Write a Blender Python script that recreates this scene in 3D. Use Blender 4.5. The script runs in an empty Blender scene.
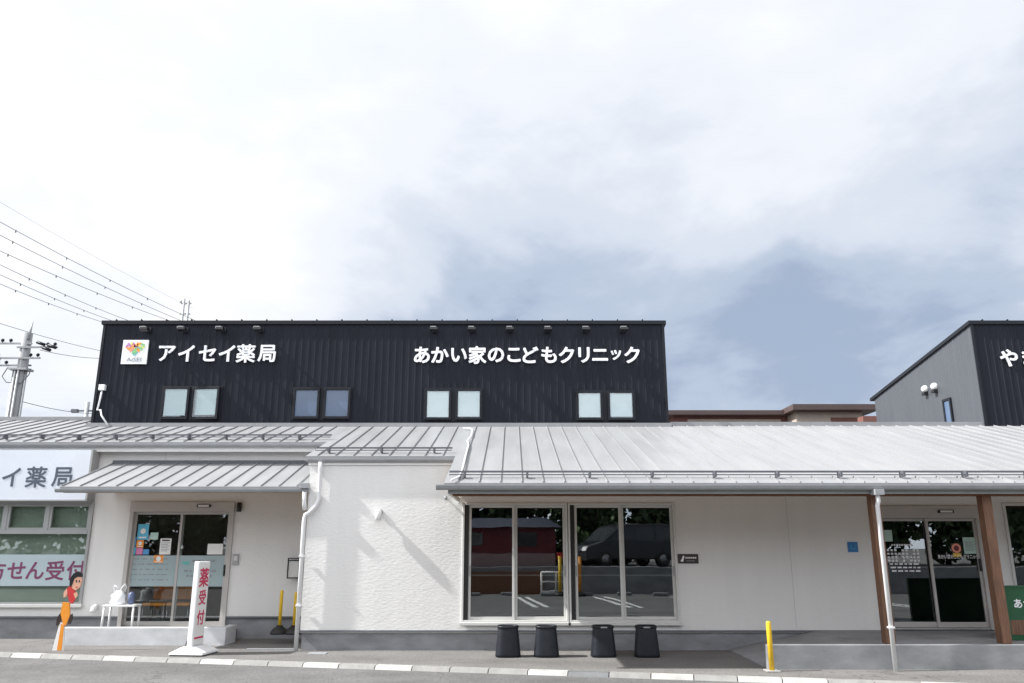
import bpy, bmesh, math, random
from mathutils import Vector, Matrix
R = math.radians
random.seed(7)
SC = bpy.context.scene
COL = SC.collection

# ------------------------------------------------------------------ camera
CAM_H, CAM_D, PITCH, FPX = 1.79, 15.0, R(14.4), 796.4
cd = bpy.data.cameras.new('camera')
cd.sensor_width = 36.0
cd.lens = 28.0
cd.clip_start = 0.1
cd.clip_end = 2000
cam = bpy.data.objects.new('camera', cd)
COL.objects.link(cam)
cam.location = (0, -CAM_D, CAM_H)
cam.rotation_euler = (R(90) + PITCH, 0, 0)
SC.camera = cam

# ------------------------------------------------------------------ light
SUN_TO = Vector((-1.0, -0.125, 0.95)).normalized()      # towards the sun
sl = bpy.data.lights.new('sun', 'SUN')
sl.energy = 4.8
sl.angle = R(0.9)
sl.color = (1.0, 0.985, 0.955)
so = bpy.data.objects.new('sun', sl)
COL.objects.link(so)
so.location = (-20, -10, 30)
so.rotation_euler = SUN_TO.to_track_quat('Z', 'Y').to_euler()

w = bpy.data.worlds.new('World')
SC.world = w
w.use_nodes = True
nt = w.node_tree
nt.nodes.clear()
def wn(t, **k):
    n = nt.nodes.new(t)
    for a, b in k.items():
        setattr(n, a, b)
    return n
def wmath(op, a, b=None, c=None, clamp=False):
    n = wn('ShaderNodeMath', operation=op)
    n.use_clamp = clamp
    for i, v in enumerate((a, b, c)):
        if v is None: continue
        if isinstance(v, (int, float)): n.inputs[i].default_value = v
        else: nt.links.new(v, n.inputs[i])
    return n.outputs[0]
sky = wn('ShaderNodeTexSky')
sky.sky_type = 'NISHITA'
sky.sun_disc = False
sky.sun_elevation = math.asin(SUN_TO.z)
sky.sun_rotation = math.atan2(SUN_TO.x, SUN_TO.y)
sky.air_density = 1.0
sky.dust_density = 1.5
tc = wn('ShaderNodeTexCoord')
sep = wn('ShaderNodeSeparateXYZ')
nt.links.new(tc.outputs['Generated'], sep.inputs[0])
X_, Y_, Z_ = sep.outputs
zc = wmath('ADD', wmath('MAXIMUM', Z_, 0.0), 0.30)
comb = wn('ShaderNodeCombineXYZ')
nt.links.new(wmath('DIVIDE', X_, zc), comb.inputs[0])
nt.links.new(wmath('DIVIDE', Y_, zc), comb.inputs[1])
def wnoise(scale, detail, rough, dist, off):
    mp = wn('ShaderNodeMapping')
    mp.inputs['Location'].default_value = off
    nt.links.new(comb.outputs[0], mp.inputs[0])
    n = wn('ShaderNodeTexNoise')
    n.inputs['Scale'].default_value = scale
    n.inputs['Detail'].default_value = detail
    n.inputs['Roughness'].default_value = rough
    n.inputs['Distortion'].default_value = dist
    nt.links.new(mp.outputs[0], n.inputs['Vector'])
    return n.outputs['Fac']
n1 = wnoise(0.75, 7, 0.52, 0.35, (5.3, 1.7, 0))
n2 = wnoise(2.3, 8, 0.55, 0.2, (7.7, 2.0, 1.0))
dens = wmath('ADD', wmath('MULTIPLY', n1, 0.60), wmath('MULTIPLY', n2, 1.0))
dens = wmath('ADD', dens, wmath('MULTIPLY', Z_, 0.36))
dens = wmath('ADD', dens, wmath('MULTIPLY', X_, -0.10))
bank = wmath('MULTIPLY', wmath('DIVIDE', wmath('ADD', X_, 0.34), 0.46, clamp=True), wmath('DIVIDE', wmath('SUBTRACT', 0.54, Z_), 0.32, clamp=True))
bank = wmath('MULTIPLY', bank, wmath('MULTIPLY', Y_, 2.0, clamp=True))
fall = wmath('SUBTRACT', 1.0, wmath('MULTIPLY', wmath('DIVIDE', wmath('SUBTRACT', X_, 0.30), 0.28, clamp=True), 0.55))
dens = wmath('ADD', dens, wmath('MULTIPLY', wmath('MULTIPLY', bank, fall), -0.38))
dens = wmath('ADD', dens, -0.395, clamp=True)
ramp = wn('ShaderNodeValToRGB')
cr = ramp.color_ramp
cr.interpolation = 'EASE'
cr.elements[0].position = 0.02
cr.elements[0].color = (0.38, 0.46, 0.60, 1)
cr.elements[1].position = 0.74
cr.elements[1].color = (1.0, 1.0, 1.0, 1)
for p_, c_ in ((0.16, (0.50, 0.58, 0.71, 1)), (0.34, (0.70, 0.755, 0.845, 1)), (0.52, (0.87, 0.90, 0.95, 1))):
    e = cr.elements.new(p_); e.color = c_
nt.links.new(dens, ramp.inputs[0])
cloud = wn('ShaderNodeMix', data_type='RGBA', blend_type='MULTIPLY')
cloud.inputs['Factor'].default_value = 1.0
nt.links.new(ramp.outputs[0], cloud.inputs['A'])
dot = wn('ShaderNodeVectorMath', operation='DOT_PRODUCT')
nt.links.new(tc.outputs['Generated'], dot.inputs[0])
dot.inputs[1].default_value = SUN_TO
lobe = wmath('POWER', wmath('MAXIMUM', dot.outputs['Value'], 0.0), 3.0)      # thin cloud is brighter towards the sun
front = wmath('MULTIPLY', Y_, -1.0, clamp=True)                              # extra sky gain behind the camera, added to fill the shaded front walls
gain = wmath('ADD', wmath('MULTIPLY_ADD', lobe, 0.5, 1.0), wmath('MULTIPLY', front, 1.35))
tint = wn('ShaderNodeCombineXYZ')
for i_, v_ in enumerate((5.55, 5.6, 5.68)): nt.links.new(wmath('MULTIPLY', gain, v_), tint.inputs[i_])
nt.links.new(tint.outputs[0], cloud.inputs['B'])
cover = wmath('MULTIPLY_ADD', dens, 1.2, 0.92, clamp=True)
mixs = wn('ShaderNodeMix', data_type='RGBA')
nt.links.new(cover, mixs.inputs['Factor'])
nt.links.new(sky.outputs[0], mixs.inputs['A'])
nt.links.new(cloud.outputs['Result'], mixs.inputs['B'])
bg = wn('ShaderNodeBackground')
bg.inputs['Strength'].default_value = 0.10
nt.links.new(mixs.outputs['Result'], bg.inputs['Color'])
wo = wn('ShaderNodeOutputWorld')
nt.links.new(bg.outputs[0], wo.inputs[0])

vs = SC.view_settings
vs.view_transform = 'Standard'
vs.look = 'None'
vs.exposure = 0.88
vs.gamma = 1.0
vs.use_curve_mapping = False
SC.render.engine = 'CYCLES'
SC.cycles.max_bounces = 8
SC.cycles.transparent_max_bounces = 12

# ------------------------------------------------------------------ measuring
CT, ST = math.cos(PITCH), math.sin(PITCH)
def at(px, py, Y):
    """world point seen at photo pixel (px, py) on the vertical plane Y"""
    a = PITCH - math.atan((py - 341.5) / FPX)
    d = CAM_D + Y
    z = CAM_H + d * math.tan(a)
    dep = d * CT + (z - CAM_H) * ST
    return Vector(((px - 512) * dep / FPX, Y, z))
def rect(x0, y0, x1, y1, Y):
    ym = (y0 + y1) / 2
    return at(x0, ym, Y).x, at(x1, ym, Y).x, at(512, y1, Y).z, at(512, y0, Y).z
def gx(px, z, Y):
    dep = (CAM_D + Y) * CT + (z - CAM_H) * ST
    return (px - 512) * dep / FPX

# ------------------------------------------------------------------ materials
M = {}
def mat(name, col, rough=0.6, metal=0.0, var=0.0, vscale=3.0, vstretch=(1, 1, 1), bump=0.0, bscale=40.0,
        spec=0.5, col2=None, detail=6):
    m = bpy.data.materials.new(name)
    m.use_nodes = True
    t = m.node_tree
    b = t.nodes['Principled BSDF']
    b.inputs['Base Color'].default_value = (*col, 1)
    b.inputs['Roughness'].default_value = rough
    b.inputs['Metallic'].default_value = metal
    b.inputs['Specular IOR Level'].default_value = spec
    tcn = t.nodes.new('ShaderNodeTexCoord')
    if var > 0 or col2:
        mp = t.nodes.new('ShaderNodeMapping')
        mp.inputs['Scale'].default_value = vstretch
        t.links.new(tcn.outputs['Object'], mp.inputs[0])
        n = t.nodes.new('ShaderNodeTexNoise')
        n.inputs['Scale'].default_value = vscale
        n.inputs['Detail'].default_value = detail
        n.inputs['Roughness'].default_value = 0.62
        t.links.new(mp.outputs[0], n.inputs['Vector'])
        r = t.nodes.new('ShaderNodeValToRGB')
        r.color_ramp.elements[0].position = 0.32
        r.color_ramp.elements[1].position = 0.68
        lo = col2 if col2 else tuple(c * (1 - var) for c in col)
        hi = col if col2 else tuple(min(1, c * (1 + var * 0.5)) for c in col)
        r.color_ramp.elements[0].color = (*lo, 1)
        r.color_ramp.elements[1].color = (*hi, 1)
        t.links.new(n.outputs['Fac'], r.inputs[0])
        t.links.new(r.outputs[0], b.inputs['Base Color'])
        m['ramp'] = r.name
        rr = t.nodes.new('ShaderNodeMapRange')
        rr.inputs['To Min'].default_value = max(0.03, rough - 0.1)
        rr.inputs['To Max'].default_value = min(1, rough + 0.1)
        t.links.new(n.outputs['Fac'], rr.inputs[0])
        t.links.new(rr.outputs[0], b.inputs['Roughness'])
    if bump > 0:
        n2 = t.nodes.new('ShaderNodeTexNoise')
        n2.inputs['Scale'].default_value = bscale
        n2.inputs['Detail'].default_value = 4
        t.links.new(tcn.outputs['Object'], n2.inputs['Vector'])
        bp = t.nodes.new('ShaderNodeBump')
        bp.inputs['Strength'].default_value = bump
        bp.inputs['Distance'].default_value = 0.01
        t.links.new(n2.outputs['Fac'], bp.inputs['Height'])
        t.links.new(bp.outputs[0], b.inputs['Normal'])
    M[name] = m
    return m

def stucco_mat():
    m = mat('cream_siding', (0.70, 0.692, 0.675), 0.75, var=0.035, vscale=2.2, vstretch=(1.6, 1.6, 0.16))
    t = m.node_tree
    b = t.nodes['Principled BSDF']
    tcn = t.nodes.new('ShaderNodeTexCoord')
    mp = t.nodes.new('ShaderNodeMapping')
    mp.inputs['Scale'].default_value = (13, 13, 26)
    t.links.new(tcn.outputs['Object'], mp.inputs[0])
    nz = t.nodes.new('ShaderNodeTexNoise')
    nz.inputs['Scale'].default_value = 1.2
    nz.inputs['Detail'].default_value = 3
    t.links.new(mp.outputs[0], nz.inputs['Vector'])
    v = t.nodes.new('ShaderNodeTexVoronoi')
    v.inputs['Scale'].default_value = 1.0
    v.inputs['Randomness'].default_value = 0.85
    t.links.new(mp.outputs[0], v.inputs['Vector'])
    ad = t.nodes.new('ShaderNodeMath'); ad.operation = 'ADD'
    t.links.new(nz.outputs['Fac'], ad.inputs[0])
    t.links.new(v.outputs['Distance'], ad.inputs[1])
    # horizontal lap joints every 0.455 m
    sx = t.nodes.new('ShaderNodeSeparateXYZ')
    t.links.new(tcn.outputs['Object'], sx.inputs[0])
    dv = t.nodes.new('ShaderNodeMath'); dv.operation = 'DIVIDE'; dv.inputs[1].default_value = 0.455
    t.links.new(sx.outputs[2], dv.inputs[0])
    fr = t.nodes.new('ShaderNodeMath'); fr.operation = 'FRACT'
    t.links.new(dv.outputs[0], fr.inputs[0])
    lt = t.nodes.new('ShaderNodeMath'); lt.operation = 'LESS_THAN'; lt.inputs[1].default_value = 0.014
    t.links.new(fr.outputs[0], lt.inputs[0])
    sb = t.nodes.new('ShaderNodeMath'); sb.operation = 'MULTIPLY_ADD'; sb.inputs[1].default_value = -0.8
    t.links.new(lt.outputs[0], sb.inputs[0])
    t.links.new(ad.outputs[0], sb.inputs[2])
    bp = t.nodes.new('ShaderNodeBump')
    bp.inputs['Strength'].default_value = 0.32
    bp.inputs['Distance'].default_value = 0.006
    t.links.new(sb.outputs[0], bp.inputs['Height'])
    t.links.new(bp.outputs[0], b.inputs['Normal'])
stucco_mat()

def asphalt_mat(name, c0, c1):
    m = mat(name, c1, 0.88, col2=c0, vscale=1.1, bump=0.0, detail=10)
    t = m.node_tree
    b = t.nodes['Principled BSDF']
    tcn = t.nodes.new('ShaderNodeTexCoord')
    v = t.nodes.new('ShaderNodeTexVoronoi')
    v.inputs['Scale'].default_value = 70
    t.links.new(tcn.outputs['Object'], v.inputs['Vector'])
    n = t.nodes.new('ShaderNodeTexNoise')
    n.inputs['Scale'].default_value = 26
    n.inputs['Detail'].default_value = 6
    t.links.new(tcn.outputs['Object'], n.inputs['Vector'])
    mr = t.nodes.new('ShaderNodeMapRange')
    mr.inputs['From Min'].default_value = 0.3
    mr.inputs['From Max'].default_value = 0.7
    mr.inputs['To Min'].default_value = 0.72
    mr.inputs['To Max'].default_value = 1.22
    t.links.new(n.outputs['Fac'], mr.inputs[0])
    vm = t.nodes.new('ShaderNodeMapRange')
    vm.inputs['From Max'].default_value = 0.6
    vm.inputs['To Min'].default_value = 1.15
    vm.inputs['To Max'].default_value = 0.75
    t.links.new(v.outputs['Distance'], vm.inputs[0])
    mu = t.nodes.new('ShaderNodeMath'); mu.operation = 'MULTIPLY'
    t.links.new(mr.outputs[0], mu.inputs[0]); t.links.new(vm.outputs[0], mu.inputs[1])
    mx = t.nodes.new('ShaderNodeMix'); mx.data_type = 'RGBA'; mx.blend_type = 'MULTIPLY'
    mx.inputs['Factor'].default_value = 1.0
    t.links.new(t.nodes[m['ramp']].outputs[0], mx.inputs['A'])
    cb = t.nodes.new('ShaderNodeCombineXYZ')
    for i in range(3): t.links.new(mu.outputs[0], cb.inputs[i])
    t.links.new(cb.outputs[0], mx.inputs['B'])
    dn = t.nodes.new('ShaderNodeTexNoise'); dn.inputs['Scale'].default_value = 1.3; dn.inputs['Detail'].default_value = 5
    t.links.new(tcn.outputs['Object'], dn.inputs['Vector'])
    dm = t.nodes.new('ShaderNodeMix'); dm.data_type = 'RGBA'; dm.blend_type = 'ADD'; dm.inputs['Factor'].default_value = 0.9
    t.links.new(tcn.outputs['Object'], dm.inputs['A']); t.links.new(dn.outputs['Color'], dm.inputs['B'])
    cv = t.nodes.new('ShaderNodeTexVoronoi'); cv.feature = 'DISTANCE_TO_EDGE'; cv.inputs['Scale'].default_value = 0.34
    t.links.new(dm.outputs['Result'], cv.inputs['Vector'])
    cm = t.nodes.new('ShaderNodeMapRange'); cm.inputs['From Max'].default_value = 0.0045; cm.inputs['To Min'].default_value = 0.55; cm.inputs['To Max'].default_value = 1.0
    t.links.new(cv.outputs['Distance'], cm.inputs[0])
    pn = t.nodes.new('ShaderNodeTexNoise'); pn.inputs['Scale'].default_value = 0.45; pn.inputs['Detail'].default_value = 3
    pm = t.nodes.new('ShaderNodeMapping'); pm.inputs['Rotation'].default_value = (0, 0, R(12)); pm.inputs['Scale'].default_value = (0.35, 2.4, 1)
    t.links.new(tcn.outputs['Object'], pm.inputs[0]); t.links.new(pm.outputs[0], pn.inputs['Vector'])
    pr = t.nodes.new('ShaderNodeMapRange'); pr.inputs['From Min'].default_value = 0.35; pr.inputs['From Max'].default_value = 0.65; pr.inputs['To Min'].default_value = 0.84; pr.inputs['To Max'].default_value = 1.12
    t.links.new(pn.outputs['Fac'], pr.inputs[0])
    c2 = t.nodes.new('ShaderNodeMath'); c2.operation = 'MULTIPLY'
    t.links.new(cm.outputs[0], c2.inputs[0]); t.links.new(pr.outputs[0], c2.inputs[1])
    cc = t.nodes.new('ShaderNodeCombineXYZ')
    for i in range(3): t.links.new(c2.outputs[0], cc.inputs[i])
    m2 = t.nodes.new('ShaderNodeMix'); m2.data_type = 'RGBA'; m2.blend_type = 'MULTIPLY'; m2.inputs['Factor'].default_value = 1.0
    t.links.new(mx.outputs['Result'], m2.inputs['A']); t.links.new(cc.outputs[0], m2.inputs['B'])
    t.links.new(m2.outputs['Result'], b.inputs['Base Color'])
    bp = t.nodes.new('ShaderNodeBump')
    bp.inputs['Strength'].default_value = 0.5
    bp.inputs['Distance'].default_value = 0.006
    t.links.new(v.outputs['Distance'], bp.inputs['Height'])
    t.links.new(bp.outputs[0], b.inputs['Normal'])
asphalt_mat('asphalt_road', (0.112, 0.110, 0.108), (0.162, 0.159, 0.156))
asphalt_mat('asphalt_walk', (0.14, 0.134, 0.129), (0.195, 0.187, 0.179))

def glass_mat(name, tint, refl, rough=0.0):
    m = bpy.data.materials.new(name)
    m.use_nodes = True
    t = m.node_tree
    t.nodes.clear()
    tr = t.nodes.new('ShaderNodeBsdfTransparent')
    tr.inputs['Color'].default_value = (*tint, 1)
    gl = t.nodes.new('ShaderNodeBsdfGlossy')
    gl.inputs['Roughness'].default_value = rough
    gl.inputs['Color'].default_value = (0.95, 0.98, 1.0, 1)
    lw = t.nodes.new('ShaderNodeLayerWeight')
    lw.inputs['Blend'].default_value = 0.5
    pw = t.nodes.new('ShaderNodeMath'); pw.operation = 'POWER'; pw.inputs[1].default_value = 5.0
    t.links.new(lw.outputs['Facing'], pw.inputs[0])
    ad = t.nodes.new('ShaderNodeMath'); ad.operation = 'ADD'; ad.use_clamp = True
    ad.inputs[1].default_value = refl + 0.04
    t.links.new(pw.outputs[0], ad.inputs[0])
    # very slight waviness of float glass
    tcn = t.nodes.new('ShaderNodeTexCoord')
    n = t.nodes.new('ShaderNodeTexNoise'); n.inputs['Scale'].default_value = 1.6
    t.links.new(tcn.outputs['Object'], n.inputs['Vector'])
    bp = t.nodes.new('ShaderNodeBump'); bp.inputs['Strength'].default_value = 0.03; bp.inputs['Distance'].default_value = 0.02
    t.links.new(n.outputs['Fac'], bp.inputs['Height'])
    t.links.new(bp.outputs[0], gl.inputs['Normal'])
    mx = t.nodes.new('ShaderNodeMixShader')
    t.links.new(ad.outputs[0], mx.inputs[0])
    t.links.new(tr.outputs[0], mx.inputs[1])
    t.links.new(gl.outputs[0], mx.inputs[2])
    o = t.nodes.new('ShaderNodeOutputMaterial')
    t.links.new(mx.outputs[0], o.inputs[0])
    M[name] = m
glass_mat('glass', (0.70, 0.74, 0.74), 0.10)
glass_mat('clear_glass', (0.88, 0.91, 0.91), 0.03)

def film_mat(name, col, alpha):
    m = bpy.data.materials.new(name)
    m.use_nodes = True
    t = m.node_tree
    b = t.nodes['Principled BSDF']
    b.inputs['Base Color'].default_value = (*col, 1)
    b.inputs['Roughness'].default_value = 0.25
    b.inputs['Alpha'].default_value = alpha
    n = t.nodes.new('ShaderNodeTexNoise'); n.inputs['Scale'].default_value = 2
    mr = t.nodes.new('ShaderNodeMapRange')
    mr.inputs['To Min'].default_value = alpha - 0.08; mr.inputs['To Max'].default_value = min(1, alpha + 0.08)
    t.links.new(n.outputs['Fac'], mr.inputs[0]); t.links.new(mr.outputs[0], b.inputs['Alpha'])
    M[name] = m
film_mat('frosted_film', (0.42, 0.52, 0.54), 0.72)
film_mat('banner_film', (0.50, 0.60, 0.63), 0.86)

mat('roof_metal', (0.25, 0.254, 0.262), 0.42, metal=0.0, var=0.10, vscale=1.3, vstretch=(2.6, 0.3, 1), spec=0.6)
mat('gutter_metal', (0.30, 0.31, 0.325), 0.38, var=0.12, vscale=4, spec=0.6)
mat('guard_metal', (0.10, 0.105, 0.12), 0.5, var=0.1)
mat('black_siding', (0.0225, 0.0250, 0.0325), 0.5, var=0.18, vscale=1.2, vstretch=(3, 3, 0.4), spec=0.04)
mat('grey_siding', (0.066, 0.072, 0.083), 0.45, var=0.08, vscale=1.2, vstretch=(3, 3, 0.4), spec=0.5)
mat('black_trim', (0.013, 0.015, 0.020), 0.45, var=0.1, spec=0.2)
mat('white_letter', (0.80, 0.81, 0.83), 0.4, var=0.03)
mat('concrete', (0.235, 0.24, 0.25), 0.85, var=0.28, vscale=1.6, vstretch=(1, 1, 2.2), bump=0.25, bscale=60)
mat('dark_concrete', (0.235, 0.24, 0.255), 0.85, var=0.28, vscale=1.8, vstretch=(1, 1, 2.2), bump=0.25, bscale=60)
mat('white_concrete', (0.55, 0.56, 0.58), 0.8, var=0.18, vscale=2.2, vstretch=(1, 1, 2.0), bump=0.2, bscale=50)
mat('kerb_white', (0.37, 0.365, 0.35), 0.85, var=0.22, vscale=5, bump=0.25, bscale=70)
mat('kerb_grey', (0.24, 0.235, 0.225), 0.85, var=0.22, vscale=5, bump=0.25, bscale=70)
mat('kerb_dark', (0.13, 0.135, 0.14), 0.6, var=0.2, vscale=5)
mat('trim_grey', (0.13, 0.137, 0.15), 0.5, var=0.08)
mat('joint_grey', (0.55, 0.55, 0.54), 0.8, var=0.1)
mat('door_alu', (0.44, 0.42, 0.40), 0.42, var=0.05, spec=0.5)
mat('window_alu', (0.58, 0.58, 0.56), 0.4, var=0.05, spec=0.5)
mat('grey_alu', (0.33, 0.335, 0.335), 0.42, var=0.06)
mat('black_rubber', (0.012, 0.012, 0.013), 0.6, var=0.2, vscale=6)
mat('room_warm', (0.30, 0.24, 0.20), 0.8, var=0.2)
mat('navy_roof', (0.03, 0.035, 0.06), 0.6, var=0.2)
mat('brown_board', (0.19, 0.085, 0.045), 0.7, var=0.3, vscale=4, vstretch=(6, 1, 0.6))
mat('wood', (0.165, 0.080, 0.045), 0.6, var=0.45, vscale=5, vstretch=(9, 9, 0.7), bump=0.2, bscale=30)
mat('soffit', (0.58, 0.36, 0.19), 0.7, var=0.12, vscale=3)
mat('white_paint', (0.75, 0.75, 0.74), 0.45, var=0.06)
mat('white_pvc', (0.74, 0.745, 0.75), 0.38, var=0.06)
mat('yellow_paint', (0.72, 0.46, 0.02), 0.45, var=0.14, vscale=8)
mat('orange_paint', (0.75, 0.27, 0.02), 0.5, var=0.1, vscale=6)
mat('red_paint', (0.52, 0.03, 0.03), 0.5, var=0.1)
mat('skin_paint', (0.65, 0.36, 0.25), 0.55, var=0.06)
mat('dark_plastic', (0.010, 0.0125, 0.018), 0.5, var=0.3, vscale=9, bump=0.1, bscale=150, spec=0.3)
mat('black_plastic', (0.012, 0.012, 0.014), 0.35, var=0.1)
mat('blind_white', (0.78, 0.82, 0.83), 0.30, var=0.06, vscale=2, spec=0.6)
mat('pane_sky_reflection', (0.075, 0.115, 0.19), 0.18, var=0.10, vscale=1.0, spec=0.7)  # bare pane: the blue sky it mirrors is put into the base colour
mat('blind_teal', (0.50, 0.59, 0.61), 0.22, var=0.08, vscale=1.0, spec=0.7)
mat('blind_sage', (0.33, 0.39, 0.30), 0.5, var=0.22, vscale=1.2, vstretch=(0.4, 1, 2.0))
mat('room_dark', (0.10, 0.095, 0.09), 0.8, var=0.2)
mat('room_floor', (0.16, 0.14, 0.12), 0.6, var=0.2)
mat('sign_face', (0.66, 0.70, 0.77), 0.25, var=0.04, vscale=0.8, spec=0.6)
mat('sign_slate', (0.075, 0.095, 0.13), 0.4, var=0.05)
mat('sign_magenta', (0.20, 0.05, 0.12), 0.5, var=0.05)
mat('sign_red', (0.55, 0.03, 0.10), 0.5, var=0.05)
mat('sign_brown', (0.035, 0.020, 0.016), 0.45, var=0.1)
mat('sign_blue', (0.02, 0.16, 0.42), 0.4, var=0.05)
mat('sign_green', (0.015, 0.085, 0.035), 0.35, var=0.15, vscale=2)
mat('paper_white', (0.74, 0.74, 0.72), 0.7, var=0.04)
mat('paper_cyan', (0.10, 0.42, 0.62), 0.6, var=0.06)
mat('paper_blue', (0.08, 0.28, 0.55), 0.6, var=0.06)
mat('paper_pink', (0.62, 0.20, 0.38), 0.6, var=0.06)
mat('paper_green', (0.42, 0.58, 0.52), 0.6, var=0.06)
mat('paper_orange', (0.80, 0.30, 0.05), 0.6, var=0.06)
mat('logo_green', (0.22, 0.52, 0.20), 0.5, var=0.05)
mat('logo_teal', (0.12, 0.42, 0.40), 0.5, var=0.05)
mat('logo_lime', (0.62, 0.66, 0.15), 0.5, var=0.05)
mat('logo_salmon', (0.80, 0.30, 0.20), 0.5, var=0.05)
mat('logo_violet', (0.45, 0.20, 0.45), 0.5, var=0.05)
mat('ink_grey', (0.22, 0.24, 0.25), 0.6, var=0.05)
mat('galv', (0.30, 0.31, 0.32), 0.45, var=0.2, vscale=6)
mat('pole_concrete', (0.30, 0.305, 0.31), 0.8, var=0.12, vscale=2)
mat('wire_black', (0.10, 0.105, 0.12), 0.6, var=0.1)
mat('brick_red', (0.17, 0.075, 0.06), 0.8, var=0.2, vscale=5)
mat('brown_roof', (0.07, 0.045, 0.042), 0.6, var=0.2)
mat('beige_wall', (0.40, 0.34, 0.29), 0.8, var=0.1)
mat('bag_white', (0.80, 0.81, 0.83), 0.35, var=0.05)
mat('bag_blue', (0.10, 0.13, 0.24), 0.5, var=0.1)
mat('maroon', (0.16, 0.022, 0.032), 0.6, var=0.2)
mat('pinkish', (0.38, 0.26, 0.26), 0.7, var=0.1)
mat('car_black', (0.03, 0.031, 0.036), 0.15, var=0.1, spec=0.7)
mat('car_glass', (0.05, 0.055, 0.06), 0.06, var=0.1, spec=1.0)
mat('chrome', (0.30, 0.30, 0.31), 0.2, metal=0.8, var=0.1)
mat('bark', (0.10, 0.075, 0.055), 0.9, var=0.3, vscale=8, vstretch=(3, 3, 0.6), bump=0.4, bscale=20)
mat('leaf_dark', (0.045, 0.085, 0.032), 0.6, var=0.4, vscale=3)
mat('leaf_mid', (0.085, 0.135, 0.05), 0.6, var=0.4, vscale=3)
mat('line_paint', (0.68, 0.68, 0.66), 0.7, var=0.25, vscale=7)

# ------------------------------------------------------------------ mesh helpers
class MB:
    def __init__(s): s.v, s.f, s.mi, s.sm, s.mats = [], [], [], [], []
    def _m(s, m):
        m = M[m] if isinstance(m, str) else m
        if m not in s.mats: s.mats.append(m)
        return s.mats.index(m)
    def poly(s, pts, m, smooth=False):
        b = len(s.v); s.v += [tuple(p) for p in pts]
        s.f.append(tuple(range(b, b + len(pts)))); s.mi.append(s._m(m)); s.sm.append(smooth)
    def box(s, x0, x1, y0, y1, z0, z1, m):
        if x0 > x1: x0, x1 = x1, x0
        if y0 > y1: y0, y1 = y1, y0
        if z0 > z1: z0, z1 = z1, z0
        b = len(s.v)
        s.v += [(x0, y0, z0), (x1, y0, z0), (x1, y1, z0), (x0, y1, z0), (x0, y0, z1), (x1, y0, z1), (x1, y1, z1), (x0, y1, z1)]
        k = s._m(m)
        for q in ((0, 3, 2, 1), (4, 5, 6, 7), (0, 1, 5, 4), (1, 2, 6, 5), (2, 3, 7, 6), (3, 0, 4, 7)):
            s.f.append(tuple(b + i for i in q)); s.mi.append(k); s.sm.append(False)
    def hexa(s, p, m):
        """8 points, bottom loop then top loop (counter-clockwise from above)"""
        b = len(s.v); s.v += [tuple(q) for q in p]; k = s._m(m)
        for q in ((0, 3, 2, 1), (4, 5, 6, 7), (0, 1, 5, 4), (1, 2, 6, 5), (2, 3, 7, 6), (3, 0, 4, 7)):
            s.f.append(tuple(b + i for i in q)); s.mi.append(k); s.sm.append(False)
    def rings(s, rings, m, cap=True, smooth=True, closed=True):
        k = s._m(m); b = len(s.v); n = len(rings[0])
        for r in rings: s.v += [tuple(p) for p in r]
        for i in range(len(rings) - 1):
            for j in range(n if closed else n - 1):
                j2 = (j + 1) % n
                s.f.append((b + i * n + j, b + i * n + j2, b + (i + 1) * n + j2, b + (i + 1) * n + j)); s.mi.append(k); s.sm.append(smooth)
        if cap:
            s.f.append(tuple(b + j for j in reversed(range(n)))); s.mi.append(k); s.sm.append(False)
            s.f.append(tuple(b + (len(rings) - 1) * n + j for j in range(n))); s.mi.append(k); s.sm.append(False)
    def tube(s, pts, r, m, n=8, cap=True):
        pts = [Vector(p) for p in pts]
        rs = r if isinstance(r, (list, tuple)) else [r] * len(pts)
        out = []; up = None
        for i, p in enumerate(pts):
            a = pts[max(0, i - 1)]; c = pts[min(len(pts) - 1, i + 1)]
            t = (c - a).normalized()
            if up is None:
                up = Vector((0, 0, 1)) if abs(t.z) < 0.9 else Vector((0, 1, 0))
            u = t.cross(up)
            if u.length < 1e-4: u = t.cross(Vector((1, 0, 0)))
            u.normalize(); v = t.cross(u).normalized(); up = -v if False else u.cross(t)
            out.append([p + (u * math.cos(2 * math.pi * j / n) + v * math.sin(2 * math.pi * j / n)) * rs[i] for j in range(n)])
        s.rings(out, m, cap)
    def lathe(s, prof, m, c=(0, 0, 0), n=20, cap=True):
        s.rings([[(c[0] + r * math.cos(2 * math.pi * j / n), c[1] + r * math.sin(2 * math.pi * j / n), c[2] + z) for j in range(n)] for r, z in prof], m, cap)
    def prism(s, pts2, y0, y1, m):
        """outline in (x, z), extruded in y"""
        a = [(x, y0, z) for x, z in pts2]; b2 = [(x, y1, z) for x, z in pts2]
        s.rings([a, b2], m, True, False)
    def build(s, name, parent=None, bevel=0.0, loc=None, rz=0.0):
        me = bpy.data.meshes.new(name)
        me.from_pydata(s.v, [], s.f)
        for m in s.mats: me.materials.append(m)
        me.polygons.foreach_set('material_index', s.mi)
        me.polygons.foreach_set('use_smooth', s.sm)
        bm = bmesh.new(); bm.from_mesh(me)
        bmesh.ops.recalc_face_normals(bm, faces=bm.faces)
        bm.to_mesh(me); bm.free()
        me.update()
        o = bpy.data.objects.new(name, me)
        COL.objects.link(o)
        if parent: o.parent = parent
        if loc is not None: o.location = loc
        o.rotation_euler.z = rz
        if bevel:
            bv = o.modifiers.new('bevel', 'BEVEL'); bv.width = bevel; bv.segments = 2; bv.limit_method = 'ANGLE'; bv.angle_limit = R(40)
        return o
def tag(o, label=None, cat=None, group=None, kind=None):
    if label: o['label'] = label
    if cat: o['category'] = cat
    if group: o['group'] = group
    if kind: o['kind'] = kind
    return o
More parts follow.
